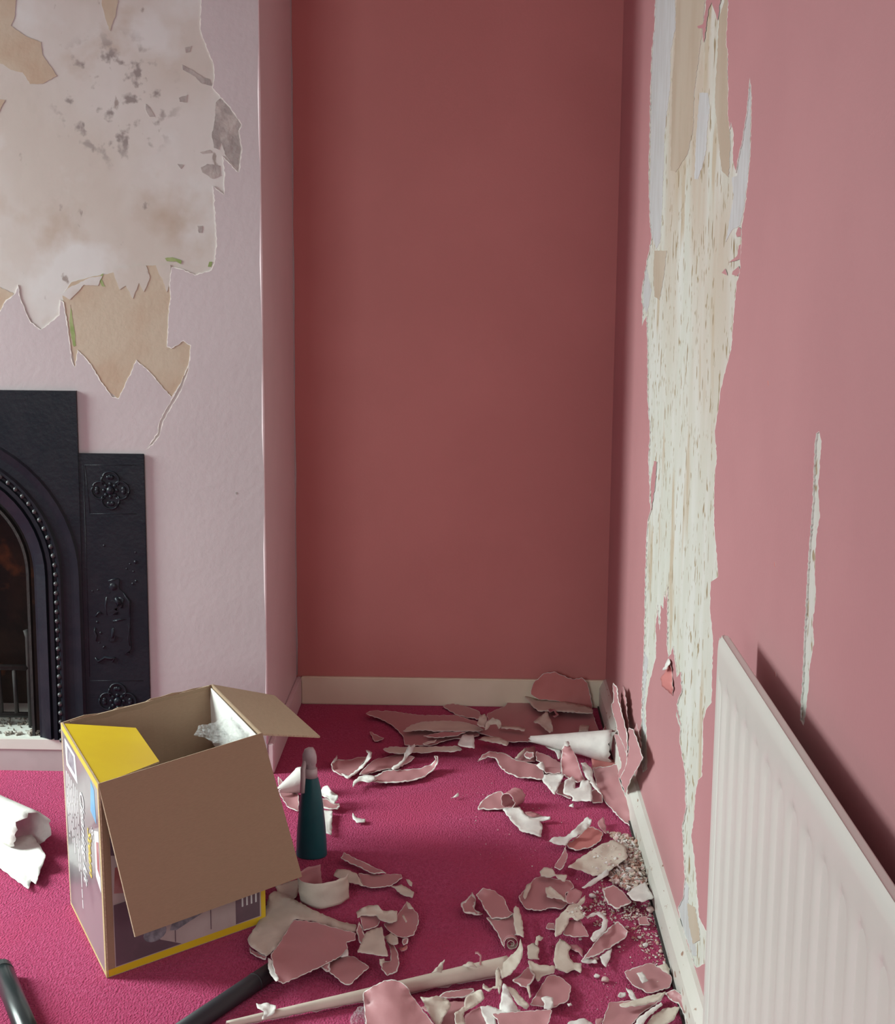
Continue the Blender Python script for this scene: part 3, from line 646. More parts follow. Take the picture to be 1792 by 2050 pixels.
# print laid on the faces: bilinear (u across, v up)
def bil(Q, u, v_): return Q[0].lerp(Q[1], u).lerp(Q[3].lerp(Q[2], u), v_)
def decal(Q, pts, mt, off=.0004, name='printed_panel', parent=None, thick=.0003):
    n = (Q[1]-Q[0]).cross(Q[3]-Q[0]).normalized()
    ol = dense(pts, .08, 0); ex = [(i*.08+.013, j*.08+.017) for i in range(13) for j in range(13)]
    ex = [e for e in ex if inside(e, ol) and pdist(e, ol) > .01]
    V2, Fc = triang([ol], ex); keep = [f for f in Fc if inside((sum(V2[i][0] for i in f)/3, sum(V2[i][1] for i in f)/3), ol)]
    v, fc, m2 = shell([bil(Q, *p)+n*off for p in V2], keep, [0]*len(keep), thick, lambda a: n)
    return bl(mesh(name, v, fc, [mt, mt, mt, mt], parent, m2))
QL = [BP[0], BP[3], TP[3], TP[0]]     # u 0 = front edge ; normal must face outward
def lq(u, v_): return bil(QL, u, v_)
QLn = [BP[3], BP[0], TP[0], TP[3]]
def L(pts): return [(1-u, v_) for u, v_ in pts]
R4 = lambda a, b_, c, d: [(a, c), (b_, c), (b_, d), (a, d)]
decal(QLn, L(R4(0, .035, 0, 1))[::-1], M['pale_yellow'], parent=left, name='yellow_border'); decal(QLn, L(R4(0, 1, .965, 1))[::-1], M['yellow'], parent=left, name='yellow_border'); decal(QLn, L(R4(0, 1, 0, .012))[::-1], M['pale_yellow'], parent=left, name='yellow_border')
decal(QLn, L([(.10, .76), (.24, .78), (.20, .95), (.12, .93)])[::-1], M['print_blue'], parent=left, name='blue_emblem')
decal(QLn, L([(.05, .42), (.17, .46), (.17, .70), (.05, .74)])[::-1], M['print_white'], parent=left, name='white_picture_panel')
decal(QLn, L([(.06, .50), (.12, .52), (.12, .66), (.06, .68)])[::-1], M['print_pink'], .0007, parent=left, name='red_picture')
decal(QLn, L([(.58, .80), (.90, .80), (.92, .94), (.62, .94)])[::-1], M['print_white'], parent=left, name='white_picture_panel')
decal(QLn, L([(.64, .83), (.85, .83), (.86, .92), (.67, .92)])[::-1], M['print_grey'], .0007, parent=left, name='picture')
rnd = random.Random(3)
for i, u in enumerate([.60, .65, .70, .76, .81, .86, .91]):      # illegible white list lines running down the face
    v0 = .76; v1 = [.12, .30, .42, .36, .40, .44, .40][i]; k_ = v0
    while k_ > v1:
        k2 = max(v1, k_-rnd.uniform(.03, .09)); decal(QLn, L([(u, k2), (u+.017, k2), (u+.017, k_), (u, k_)])[::-1], M['print_white'], parent=left, name='small_print'); k_ = k2-.012
def text(s, Q, u0, v0, size, mt, name, parent, dirn=-1, sx=1.0, shear=0, flip=False):
    """lettering that reads down the face: origin (u0, v0), letters' tops towards the front edge"""
    cu = bpy.data.curves.new(name, 'FONT'); cu.body = s; cu.size = 1; cu.resolution_u = 3; cu.extrude = .004; cu.shear = shear
    cu.offset = .012
    to = bpy.data.objects.new('t', cu); COL.objects.link(to); dg = bpy.context.evaluated_depsgraph_get(); me = bpy.data.meshes.new_from_object(to.evaluated_get(dg))
    bpy.data.objects.remove(to); me.materials.clear(); me.materials.append(mt)
    n = (Q[1]-Q[0]).cross(Q[3]-Q[0]).normalized()
    for v_ in me.vertices:
        a, c, z_ = v_.co
        if dirn < 0: U, W = u0-c*size, v0-a*size*sx*.98
        else: U, W = u0+a*size*sx, v0+c*size
        if dirn < 0: v_.co = bil(QLn, 1-U, W)+n*(.0008+z_*.05)
        else: v_.co = bil(Q, U, W)+n*(.0008+z_*.05)
    me.update(); return bl(link(name, me, parent))
text('SC', QLn, .235, .70, .085, M['print_white'], 'lettering', left, sx=.7)
text('Steam', QLn, .345, .66, .135, M['print_yellow'], 'lettering', left, sx=.78, shear=.2)
text('Cleaning kit', QLn, .52, .80, .155, M['print_white'], 'lettering', left, sx=.68, shear=.2)
QF = [BP[0], BP[1], TP[1], TP[0]]
decal(QF, R4(0, 1, 0, .035), M['yellow'], parent=front, name='yellow_border'); decal(QF, R4(.97, 1, 0, 1), M['yellow'], parent=front, name='yellow_border'); decal(QF, R4(0, .05, 0, .9), M['card'], .0003, parent=front, name='plain_border')
decal(QF, R4(.055, .96, .04, .30), M['print_pale'], .0005, parent=front, name='printed_panel')
decal(QF, [(.055, .04), (.45, .04), (.32, .10), (.30, .36), (.055, .36)], M['print_mauve'], .0008, parent=front, name='printed_panel')
decal(QF, R4(.80, .96, .04, .30), M['print_mauve'], .0008, parent=front, name='printed_panel')
decal(QF, [(.06, .42), (.14, .40), (.17, .47), (.12, .56), (.07, .55)], M['print_pink'], .0008, parent=front, name='picture')
decal(QF, [(.05, .62), (.11, .60), (.09, .74), (.05, .76)], M['print_mauve'], .0008, parent=front, name='picture')
decal(QF, [(.28+.07*math.cos(t)+.01, .145+.045*math.sin(t)) for t in [k*math.pi/8 for k in range(16)]], M['print_grey'], .0012, parent=front, name='picture')
decal(QF, [(.38, .13), (.42, .12), (.62, .17), (.61, .22), (.40, .18)], M['print_grey'], .0012, parent=front, name='picture')
for a, c in ((.41, .415), (.635, .64)): decal(QF, R4(a, c, .06, .20), M['print_mauve'], .0011, parent=front, name='panel_line')
for k_ in range(4): decal(QF, R4(.84+.03*k_, .85+.03*k_, .12, .28), M['print_white'], .0011, parent=front, name='small_print')
# white card against the box's right inside wall
ins = (TP[3]-TP[2]); ins.z = 0; ins.normalize()
o = panel('card_insert', [G(426, 1372, hh)+ins*.012+Vector((0, 0, -.12)), G(525, 1471, hh)+ins*.02+Vector((0, 0, -.12)), G(522, 1470, hh)+ins*.006+Vector((0, 0, -.003)), G(428, 1373, hh)+ins*.006+Vector((0, 0, -.004))][::-1], .002, [M['white'], M['white'], M['white']])
rebase(o); tag(o, 'white card sheet standing against the inner side of the open carton', 'card sheet')
# clear bag
def bag(name, label, outline, h0, crop, amp, deep, res=30, shut=True):
    P = [cv(crop, *p) for p in outline]; ol = dense(P, 4, 1.2); xs = [p[0] for p in ol]; ys = [p[1] for p in ol]; ex = []
    for i in range(res):
        for j in range(res):
            q = (min(xs)+(max(xs)-min(xs))*(i+random.random())/res, min(ys)+(max(ys)-min(ys))*(j+random.random())/res)
            if inside(q, ol) and pdist(q, ol) > 1.5: ex.append(q)
    V2, Fc = triang([ol], ex); keep = [f for f in Fc if inside((sum(V2[i][0] for i in f)/3, sum(V2[i][1] for i in f)/3), ol)]
    def hz(p, s):
        d = pdist(p, ol); r = abs(noise.noise(Vector((p[0]/9, p[1]/9, s))))+.5*abs(noise.noise(Vector((p[0]/4, p[1]/4, s))))
        return amp*r*min(1, d/6)+(deep if s else 0)*min(1, d/12)
    N = len(V2); V = [G(p[0], p[1], h0+hz(p, 0)) for p in V2]+[G(p[0], p[1], h0-hz(p, 3.3)) for p in V2]
    o = mesh(name, V, [tuple(f) for f in keep]+[tuple(i+N for i in f[::-1]) for f in keep], M['film']); rebase(o); return tag(o, label, 'plastic bag')
bag('plastic_bag', 'crumpled clear plastic bag poking up at the carton corner', [(860, 395), (890, 335), (980, 320), (1040, 270), (1120, 240), (1160, 215), (1220, 195), (1200, 300), (1260, 375), (1150, 410), (1040, 445), (980, 440), (930, 410)], .335, 'S', .03, .03)
bag('plastic_bag', 'small crumpled clear plastic wrap beside the salmon paper tongue at the bottom', [(100, 700), (160, 610), (215, 605), (235, 680), (250, 780), (90, 790)], .012, 'F', .03, .008, 18)

# ================================================================== BOTTLE
bp_ = G(624, 1712); bt = bpy.data.objects.new('spray_bottle', None); COL.objects.link(bt); bt.location = bp_
tag(bt, 'teal tapering plastic spray bottle with a milky trigger head behind the carton', 'bottle')
bm = bmesh.new(); pr = [(.0325, 0), (.034, .003), (.0335, .03), (.031, .07), (.026, .12), (.021, .155), (.0155, .178), (.0125, .186), (.012, .194), (0, .194)]; NS = 28; rings = []
for r, z in pr:
    rings.append([bm.verts.new((r*math.cos(2*math.pi*k/NS), r*.8*math.sin(2*math.pi*k/NS), z)) for k in range(NS)] if r else [bm.verts.new((0, 0, z))])
for r0, r1 in zip(rings, rings[1:]):
    for k in range(NS):
        if len(r1) > 1: bm.faces.new((r0[k], r0[(k+1) % NS], r1[(k+1) % NS], r1[k]))
        else: bm.faces.new((r0[k], r0[(k+1) % NS], r1[0]))
bm.faces.new(rings[0][::-1]); from_bm('bottle_body', bm, M['teal'], bt, True)
bm = bmesh.new(); tube(bm, [(0, 0, .180), (0, 0, .200)], [.0145, .0135], 20); tube(bm, [(0, 0, .200), (0, 0, .215), (0, 0, .222)], [.011, .010, .009], 16)
hd = from_bm('trigger_head', bm, M['trigger'], bt, True)
bm = bmesh.new()
rg = []
for x, za, zb, yw in [(-.018, .205, .232, .006), (-.014, .210, .242, .008), (-.006, .208, .246, .010), (.004, .206, .246, .010), (.009, .208, .238, .008), (.012, .212, .228, .006)]:
    rg.append([bm.verts.new((x, yw*a, z)) for a, z in ((-1, za+.003), (-.6, za), (.6, za), (1, za+.003), (1, zb-.003), (.6, zb), (-.6, zb), (-1, zb-.003))])
for r0, r1 in zip(rg, rg[1:]):
    for k in range(8): bm.faces.new((r0[k], r0[(k+1) % 8], r1[(k+1) % 8], r1[k]))
bm.faces.new(rg[0]); bm.faces.new(rg[-1][::-1]); from_bm('nozzle_cap', bm, M['trigger'], hd, True)
bm = bmesh.new(); tube(bm, [(-.012, -.004, .218), (-.0165, -.008, .200), (-.016, -.014, .180), (-.0175, -.018, .150)], [.005, .0058, .0058, .0055], 10); from_bm('trigger_lever', bm, M['trigger'], hd, True)

# ================================================================== BLACK TUBES
def bar(name, label, a, c, r, mt, ring):
    A = G(*a, z=r); B = G(*c, z=r); d = (B-A).normalized(); e = bpy.data.objects.new(name, None); COL.objects.link(e); e.location = (A.x, A.y, 0); tag(e, label, 'tube')
    bm = bmesh.new(); off = Vector((A.x, A.y, 0)); tube(bm, [A-off, A-off+d*.003, B-off], [r*.9, r, r], 28); from_bm('tube_body', bm, M[mt], e, True)
    bm = bmesh.new(); tube(bm, [A-off+d*ring, A-off+d*(ring+.004)], r*1.03, 28); from_bm('tube_collar', bm, M[mt], e, True)
bar('extension_tube', 'glossy black plastic tube lying on the carpet in the bottom left corner', (3, 1938), (110, 2200), .019, 'tube', .02)
bar('extension_tube', 'dull black plastic tube lying between the carton and the large pink scrap', (545, 1943), (300, 2108), .0165, 'tube_dull', .05)

# ================================================================== ROLLS AND CURLS
# open roll of stripped paper by the left edge
curl(G(-190, 1560, .046), G(66, 1668, .046), .050, .044, -150, 118, 'white open roll of stripped paper at the left edge beside the carton', 'white', 'white', grow=.12, rag=.008, nl=20, na=34)
scrap('L', [(-200, 560, 1.5), (0, 520, 1.5), (150, 480, 1.5), (265, 460, 2), (340, 560, 2), (385, 640, 2.5), (330, 790, 1), (300, 880, .6), (262, 850, .2), (240, 920, .4), (130, 840, .2), (0, 740, .2), (-200, 650, .2)], .5, 'white paper tongue lying in the mouth of the open roll at left', 'white', amp=.6)
# long roll in the foreground
curl(G(455, 2052, .008), G(1015, 1934, .020), .007, .020, -175, 175, 'long narrow cream paper roll lying across the bottom foreground', 'cream', 'paint', grow=-.3, rag=.006, nl=40, na=26)
curl(G(646, 1824, 0)+Vector((0, .048, 0)), G(646, 1824, 0)+Vector((-.004, .050, .052)), .050, .053, -168, 84, 'cream and pink curled strip standing on edge under the teal bottle', 'cream', 'paint', up=(0, -1, 0), rag=.0016, nl=10)
curl(G(900, 1000, 0), G(900, 1000, 0), .01, .01, 0, 1, '', 'cream') if 0 else None
q = G(1027, 1600, .022); curl(q+Vector((-.012, -.018, 0)), q+Vector((.012, .018, 0)), .021, .023, -180, 190, 'pink ring shaped paper curl standing at the middle of the carpet', 'paint', 'paint', grow=-.15, rag=.004)
q = G(1024, 1888, .011); curl(q+Vector((0, -.006, 0)), q+Vector((0, .008, 0)), .015, .015, -80, 560, 'tight spiral paper curl hanging below the dog-leg pink scrap', 'paint', 'cream', grow=-.75, rag=.001, nl=5, na=50)
q = G(1155, 1492, .03); curl(G(1062, 1488, .030), G(1226, 1503, .034), .008, .044, -110, 120, 'white half rolled cone of paper on the alcove heap by the right wall', 'white', 'paint', rag=.006, up=(-.2, -1, .6))
curl(G(556, 1586, .020), G(606, 1566, .030), .006, .034, -120, 150, 'bright white paper cone left of the teal bottle', 'white', 'paint', rag=.005, up=(0, -.7, .7))

# ================================================================== SCRAPS  (crop, outline, height cm, label, side)
S = scrap
# --- back heap in the alcove
S('A', [(1460, 375), (1550, 345), (1650, 370), (1792, 420), (1820, 500), (1600, 460)], .5, 'deep pink scrap touching the alcove skirting behind the big flat piece', 'pink', 1)
S('A', [(770, 440, 1.5), (830, 415, 1), (1000, 420), (1250, 455), (1400, 455), (1590, 455), (1792, 520), (1792, 640), (1650, 660), (1500, 680), (1350, 730), (1120, 725), (1110, 650), (1060, 590), (1000, 540), (880, 480)], .8, 'broad pink sheet with a pointed left end on the alcove heap', 'pink', .8)
S('B', [(320, 420), (470, 360), (500, 310), (620, 280), (650, 300), (740, 395), (950, 410), (1225, 420), (1250, 500), (1280, 580), (1000, 620), (700, 660), (500, 660), (300, 600), (200, 560), (330, 480)], 1.2, 'largest pink sheet in the middle of the alcove heap', 'pink', .8)
S('A', [(1100, 600), (1180, 540), (1300, 510), (1500, 505), (1650, 515), (1792, 560), (1830, 590), (1792, 600), (1600, 600), (1450, 600), (1250, 590)], 2.0, 'cream crescent fold lying on the broad pointed pink sheet', 'cream', 1, 1)
S('A', [(1280, 640), (1450, 605), (1680, 600), (1600, 640), (1400, 660)], 2.0, 'thin pink sliver under the cream crescent fold', 'pink', 1)
S('A', [(1280, 710), (1330, 690), (1410, 672), (1390, 700), (1300, 722)], 2.0, 'tiny pink sliver above the long cream edge strip', 'cream', 1)
S('A', [(925, 760), (990, 735), (1150, 740), (1400, 735), (1600, 730), (1640, 765), (1560, 785), (1400, 780), (1300, 795), (1200, 790), (1040, 800), (960, 785)], 1.6, 'long cream edge strip along the front of the alcove heap', 'cream', 1.5, .8)
S('B', [(640, 270, 1), (760, 290), (900, 295), (1040, 330), (1150, 350), (1225, 385), (1225, 418), (1100, 415), (930, 400), (760, 400), (700, 350)], 2.6, 'pale torn band under the leaning pink piece at the alcove skirting', 'cream', 0, .8)
S('B', [(715, 160), (800, 78), (900, 62), (960, 92), (1060, 132), (1130, 112), (1180, 160), (1200, 250), (1222, 350), (1222, 400), (1100, 385), (1040, 340), (900, 310), (760, 300), (690, 255)], 1.0, 'dark pink piece leaning against the alcove skirting', 'deep', .8, 1, plane=('Y', 4.215))
S('B', [(1310, 560), (1340, 470), (1400, 400), (1425, 500), (1410, 590)], 2.0, 'small pink wedge behind the white half rolled cone', 'pink', 1)
S('B', [(235, 510, 1), (255, 440, 2), (300, 420, 2), (322, 450, 1), (305, 540), (260, 530)], 3.0, 'upright cream twist at the left of the alcove heap centre', 'cream', 0, .8)
S('B', [(300, 560), (320, 490, 1), (370, 455, 2), (430, 480, 1), (442, 530), (420, 550), (400, 510), (350, 515), (325, 552)], 3.2, 'small arched cream loop beside the upright twist', 'cream', 0, .8)
S('B', [(430, 520), (560, 525), (650, 545), (640, 570), (540, 550), (440, 545)], 2.6, 'narrow cream strip right of the arched loop', 'cream', 0)
S('B', [(715, 490), (830, 395, 2), (870, 480, 1), (885, 570), (855, 585), (770, 510)], 2.8, 'cream triangular curl in the middle of the largest pink sheet', 'cream', 0, 1)
S('B', [(840, 385, 1), (900, 380, 1), (935, 430), (900, 452), (880, 440), (912, 428), (890, 395), (855, 412)], 3.0, 'tiny pink loop right of the cream triangular curl', 'pink', 0)
S('B', [(1115, 520), (1195, 520), (1185, 570), (1105, 575)], 2.6, 'small square cream tab above the white half rolled cone', 'cream', 0)
S('A', [(1595, 720), (1640, 630, 1), (1740, 630, 1), (1750, 755), (1660, 740)], 3.2, 'pale square tab bent over the front of the alcove heap', 'white', 0, .5)
S('B', [(240, 640), (300, 615), (420, 620), (510, 660), (490, 695), (400, 670)], 2.4, 'cream sliver right of the pale square tab', 'cream', 0)
S('A', [(805, 600, .5), (870, 630), (938, 660, .5), (880, 690), (850, 690)], .4, 'small pink triangle alone on the shaded carpet', 'pink', 1.2)
# --- boat shaped pieces
S('A', [(460, 890, 1.5), (520, 850, 1), (620, 855), (730, 830), (800, 825), (740, 890), (700, 970), (610, 1020), (540, 990), (480, 960)], .7, 'pink boat shaped scrap with a curled rim left of the carpet centre', 'pink', 1.5)
S('A', [(550, 975), (620, 1000), (700, 940), (770, 860, 1), (795, 800, 2), (772, 765, 2), (830, 788, 2), (822, 835, 2), (760, 910, 1), (690, 975), (610, 1027)], 1.8, 'thin pale curl rising from the boat shaped scrap', 'white', 0, .3)
S('A', [(465, 885), (485, 850), (515, 812), (518, 840), (500, 870), (470, 895)], 2.0, 'tiny white tip at the left end of the boat shaped scrap', 'white', 0, .3)
S('A', [(710, 990), (790, 900), (860, 850), (1000, 820), (1090, 800), (1215, 830, 1), (1160, 880), (1040, 940), (1000, 935), (850, 965), (780, 985)], .7, 'dull pink scrap between the two boat shaped curls', 'pink', .8)
S('A', [(1000, 930), (1100, 860), (1130, 780, 1), (1160, 715, 2), (1175, 740, 2), (1215, 710, 2), (1200, 770, 1), (1140, 840), (1060, 930), (1020, 945)], 1.8, 'white forked wing of paper above the long pink curl', 'white', 0, .4)
S('A', [(800, 1010), (850, 1000), (950, 950), (1150, 940), (1240, 935), (1350, 900), (1400, 850, 1.5), (1385, 820, 2), (1420, 820, 2), (1425, 870, 1.5), (1380, 950, .5), (1300, 1010), (1200, 1040), (1050, 1062), (900, 1062), (810, 1050)], .9, 'long pink curved scrap with an upturned right end in the carpet light', 'pink', 2.2)
S('A', [(655, 1102), (660, 1050), (710, 1005, .5), (790, 990, 1), (850, 1000, 1), (880, 1030), (800, 1060), (740, 1045), (690, 1060)], 1.3, 'crumpled white point at the left end of the long pink curved scrap', 'white', 0)
S('A', [(1535, 1200), (1600, 1150, .6), (1605, 1180)], .4, 'tiny pale flake alone on the sunlit carpet', 'white', 0)
S('A', [(655, 1330, 1), (690, 1375), (740, 1385), (770, 1385), (765, 1415), (690, 1420), (655, 1385)], .4, 'tiny white crescent on the carpet right of the bottle', 'white', 0)
S('A', [(365, 1150), (385, 1100, 1), (430, 1085, 2), (460, 1130, 2), (520, 1170, 1), (520, 1210), (490, 1250), (440, 1200), (400, 1190)], 2.4, 'crumpled white scrap right of the teal bottle', 'white', 0, 1)
S('A', [(370, 1200), (440, 1200), (490, 1245), (535, 1245), (540, 1275), (520, 1300), (450, 1300), (380, 1280)], 1.0, 'pink and white scrap under the crumpled white one by the bottle', 'pink', 3)
S('A', [(380, 1310), (475, 1310), (470, 1400), (465, 1530), (410, 1510), (395, 1430)], .8, 'narrow white scrap pointing down beside the bottle', 'white', 0)
# --- right corner heap
S('B', [(740, 740), (850, 780), (950, 840), (950, 930), (820, 930), (800, 850), (740, 820)], 1.4, 'shaded pink scrap left of the standing pink spike', 'pink', .8)
S('B', [(550, 800), (650, 710, 1), (735, 700), (735, 830), (640, 835)], .6, 'dark pink scrap in the hollow below the alcove heap', 'pink', 0)
S('B', [(560, 800), (640, 712), (660, 722), (590, 800)], 1.6, 'thin pale sliver crossing the hollow below the alcove heap', 'cream', 0)
S('B', [(635, 770), (660, 740, .5), (720, 750, .5), (722, 790), (690, 810), (655, 800)], 1.6, 'little white rimmed fragment in the hollow below the alcove heap', 'pink', 2)
S('B', [(240, 830), (280, 770, .5), (340, 740, .8), (370, 745), (470, 755), (560, 810), (720, 850), (770, 860), (800, 900), (810, 950), (790, 985), (700, 970), (600, 970), (480, 920), (420, 860), (390, 800), (330, 790), (260, 820)], 1.1, 'wavy pink strip with white rims left of the white triangle', 'pink', 1.8)
S('B', [(740, 860), (795, 830, 1), (810, 860), (815, 910), (770, 890)], 2.0, 'white tooth shaped bit on the end of the wavy pink strip', 'white', 0)
S('B', [(790, 985), (810, 940), (870, 935), (980, 935, 1), (950, 1010), (900, 1115), (850, 1060)], 1.6, 'white triangle of paper left of the standing pink spike', 'white', 0)
S('B', [(800, 640), (850, 655), (950, 710), (960, 790), (930, 810), (900, 740), (820, 700)], 2.2, 'torn white strip under the half rolled cone', 'white', 0)
S('B', [(960, 720, 3), (980, 690, 4), (1030, 690, 4), (1060, 740, 3), (1100, 830, 2), (1130, 930, 1), (1160, 985), (1090, 1010), (1030, 980), (960, 940), (950, 820, 1)], 2.0, 'standing pink spike in front of the white half rolled cone', 'pink', 1.5)
S('B', [(980, 690), (985, 660), (1015, 655), (1025, 672), (1020, 700)], 6.2, 'white chip on the tip of the standing pink spike', 'white', 0, .2)
S('B', [(1120, 840, 1), (1160, 835, 1), (1220, 900), (1230, 980), (1270, 1050), (1300, 1112), (1240, 1060), (1180, 980), (1140, 910)], 2.8, 'white curved blade right of the standing pink spike', 'white', 0)
S('B', [(970, 1100), (985, 990, 1), (1050, 955, 1), (1080, 1000), (1075, 1060), (1110, 1050), (1130, 990, 1), (1190, 985, 1), (1220, 1060), (1215, 1170), (1130, 1165), (1045, 1165), (1050, 1130)], 1.8, 'white scrap with two rounded lobes at the foot of the pink spike', 'white', 0)
S('B', [(910, 1100), (940, 1020), (985, 1000), (980, 1100), (1040, 1120), (1040, 1150)], .6, 'pink shadowed scrap beneath the two lobed white one', 'pink', 1)
S('B', [(1210, 1080), (1260, 1060), (1310, 1120), (1310, 1180), (1220, 1185)], .7, 'crumpled pink end right of the two lobed white scrap', 'pink', 1.5)
S('B', [(240, 1240), (262, 1180), (330, 1120), (440, 1080), (500, 1140), (570, 1170), (600, 1150), (580, 1200), (500, 1230), (380, 1238)], .6, 'pink scrap from which the ring shaped curl rises', 'pink', 2)
S('B', [(450, 1235), (540, 1220), (600, 1215), (640, 1275), (700, 1310), (790, 1300), (860, 1300, .6), (860, 1325), (770, 1340), (795, 1375), (785, 1475), (720, 1450), (620, 1430), (540, 1350)], .9, 'white slanting scrap below the ring shaped curl', 'white', 0)
S('B', [(640, 1262), (700, 1255), (800, 1295), (700, 1305), (660, 1290)], .6, 'little pink corner above the white slanting scrap', 'pink', 0)
S('B', [(1020, 1210), (1060, 1180, .5), (1060, 1222)], .5, 'tiny white chip below the two lobed white scrap', 'white', 0, group=None)
WL = lambda d: ('X', XR-d)
S('B', [(1220, 880, .4), (1360, 870, 1.2), (1480, 830, 2.2), (1480, 900, 1.8), (1450, 970, 1.6), (1500, 1110, 1.8), (1560, 1230, 1.6), (1600, 1400, .5), (1540, 1380), (1460, 1320), (1330, 1180), (1250, 1020)], .5, 'large dusty pink piece slumped against the right skirting board', 'pink', 1.5, .8)
S('B', [(1200, 700), (1300, 800), (1480, 820), (1500, 900), (1360, 890), (1220, 900)], 1.0, 'dark pink piece in the shadow under the half rolled cone', 'deep', 0, .6, plane=None)
S('B', [(1395, 155), (1430, 190), (1440, 290), (1480, 450), (1520, 600), (1515, 800), (1490, 700), (1440, 600), (1412, 470), (1380, 360), (1400, 300)], .6, 'tall thin pink piece leaning in the alcove corner', 'pink', 1.2, 1.2, plane=WL(.024))
S('B', [(1480, 185), (1498, 230), (1530, 540), (1520, 620), (1535, 740), (1500, 640), (1462, 280)], .1, 'pink strip standing in for the shadow gap by the tall leaning piece', 'pink', 0, .3, plane=WL(.014))  # strip put in where only a shadow gap lies
S('B', [(1530, 540), (1570, 555), (1620, 700), (1655, 800), (1560, 960), (1500, 1110), (1455, 970), (1500, 880), (1530, 740), (1518, 600)], .6, 'pink kite shaped piece leaning on the right wall above the skirting', 'pink', .8, 1.0, plane=WL(.023))
S('B', [(1595, 500), (1610, 560), (1640, 700), (1632, 730), (1572, 560)], .1, 'narrow dark pink sliver between the kite shaped piece and the wall', 'pink', 0, .2, plane=WL(.012))
S('B', [(1405, 590), (1440, 600), (1500, 640), (1535, 745), (1505, 880), (1458, 975), (1425, 960), (1470, 860), (1440, 740)], .1, 'pink strip hiding the skirting behind the end of the white cone', 'pink', .5, .4, plane=WL(.0215))
# --- middle right scraps
S('D', [(755, 220), (790, 190, .5), (870, 190), (940, 130, 1), (1020, 50, 2), (1050, 70, 2), (1040, 110, 1), (990, 160, .5), (900, 210), (870, 250), (800, 240)], 1.6, 'white wing shaped scrap above the rubble heap', 'white', 0)
S('D', [(875, 240), (980, 170), (1000, 120, .6), (1060, 120), (1130, 160), (1110, 220), (1040, 265), (940, 285), (890, 265)], .9, 'brownish pink leaf shaped scrap next to the white wing', 'deep', 1.6)
S('D', [(1090, 90), (1130, 50, 1), (1150, 120), (1150, 170), (1110, 130)], .8, 'small pink wedge at the top of the rubble heap', 'pink', 0)
S('D', [(790, 400), (840, 320), (870, 250, 1), (885, 330), (860, 390), (830, 420)], 1.2, 'pink blade standing below the white wing', 'pink', 1.3)
S('D', [(690, 430), (720, 400, .5), (780, 410), (800, 450), (880, 450, .5), (865, 500), (820, 480), (800, 455), (760, 470), (700, 460)], 2.0, 'pale bow shaped bit on top of the shaded pink sheet', 'cream', 0)
S('D', [(880, 400, 1), (990, 320, 1), (1100, 250, 2), (1200, 210, 2), (1280, 250, 2), (1300, 330, 2), (1200, 400, 1), (1160, 440), (1060, 460), (980, 420)], 1.6, 'large cream scrap half buried in the rubble heap', 'cream', 0, 1)
S('D', [(980, 540), (1060, 480), (1160, 415, 1), (1168, 450), (1060, 520), (1000, 545)], 2.0, 'white strip at the lower edge of the large cream scrap', 'white', 0)
S('D', [(1120, 550), (1200, 520), (1260, 560), (1330, 640), (1220, 690), (1160, 650)], 1.8, 'speckled pink scrap under the rubble heap', 'pink', 2)
S('D', [(1290, 580), (1340, 540), (1420, 500), (1450, 560), (1480, 610), (1400, 640), (1330, 625)], 2.6, 'greyish white scrap against the skirting below the rubble', 'white', 0)
S('D', [(1370, 750), (1430, 738), (1450, 800), (1380, 795)], .8, 'small pink triangle by the skirting under the greyish scrap', 'pink', 1)
S('D', [(545, 600), (600, 540), (650, 480), (700, 460), (800, 480), (900, 490), (930, 540), (870, 580), (885, 650), (840, 690), (760, 680), (700, 700), (600, 690), (565, 645)], .7, 'wide shaded pink sheet left of the rubble heap', 'pink', 1.2)
S('D', [(730, 540), (765, 530), (800, 560), (850, 600), (890, 650), (840, 620), (740, 605)], 1.7, 'cream tuft torn up on the wide shaded pink sheet', 'cream', 0, 1)
S('D', [(575, 600), (600, 520), (640, 500), (620, 560), (590, 620)], 1.4, 'narrow pale edge at the left of the wide shaded pink sheet', 'cream', 0)
S('D', [(870, 620), (890, 560), (940, 545), (985, 570), (970, 620), (930, 655), (890, 650)], 2.0, 'round pink scrap above the cream bow', 'pink', 0)
S('D', [(895, 660), (950, 650), (985, 610), (1005, 590), (1000, 640), (965, 680), (1000, 740), (950, 770), (900, 740), (880, 800), (840, 860), (797, 880), (800, 760), (860, 700)], 2.4, 'cream bow shaped scrap with a knotted middle', 'cream', 0, .8)
S('D', [(850, 862), (890, 765), (970, 760), (1035, 878), (930, 882)], 1.8, 'pink fan shaped lower half beneath the cream bow', 'pink', 1)
S('D', [(735, 820), (750, 785), (790, 785), (798, 835)], .8, 'small pink stub left of the cream bow', 'pink', 1)
S('D', [(980, 1040), (1050, 950), (1100, 880), (1180, 810), (1230, 770), (1300, 840, .8), (1280, 890), (1200, 940), (1080, 1010)], 1.2, 'long pink blade with white rims near the right skirting', 'pink', 2)
S('D', [(1010, 740), (1060, 712), (1110, 705), (1165, 765), (1150, 830), (1100, 885), (1060, 915), (1040, 890), (1060, 850), (1115, 820), (1130, 760), (1085, 725), (1020, 755)], 2.2, 'white hook shaped strip over the long pink blade', 'white', 0)
S('D', [(1105, 1015), (1190, 955), (1180, 1020), (1150, 1090), (1120, 1060)], .9, 'white drop shaped bit below the long pink blade', 'white', 0)
S('D', [(1000, 1030), (1080, 1035), (1090, 1060), (1000, 1060), (975, 1045)], .8, 'short white strip at the tip of the long pink blade', 'white', 0)
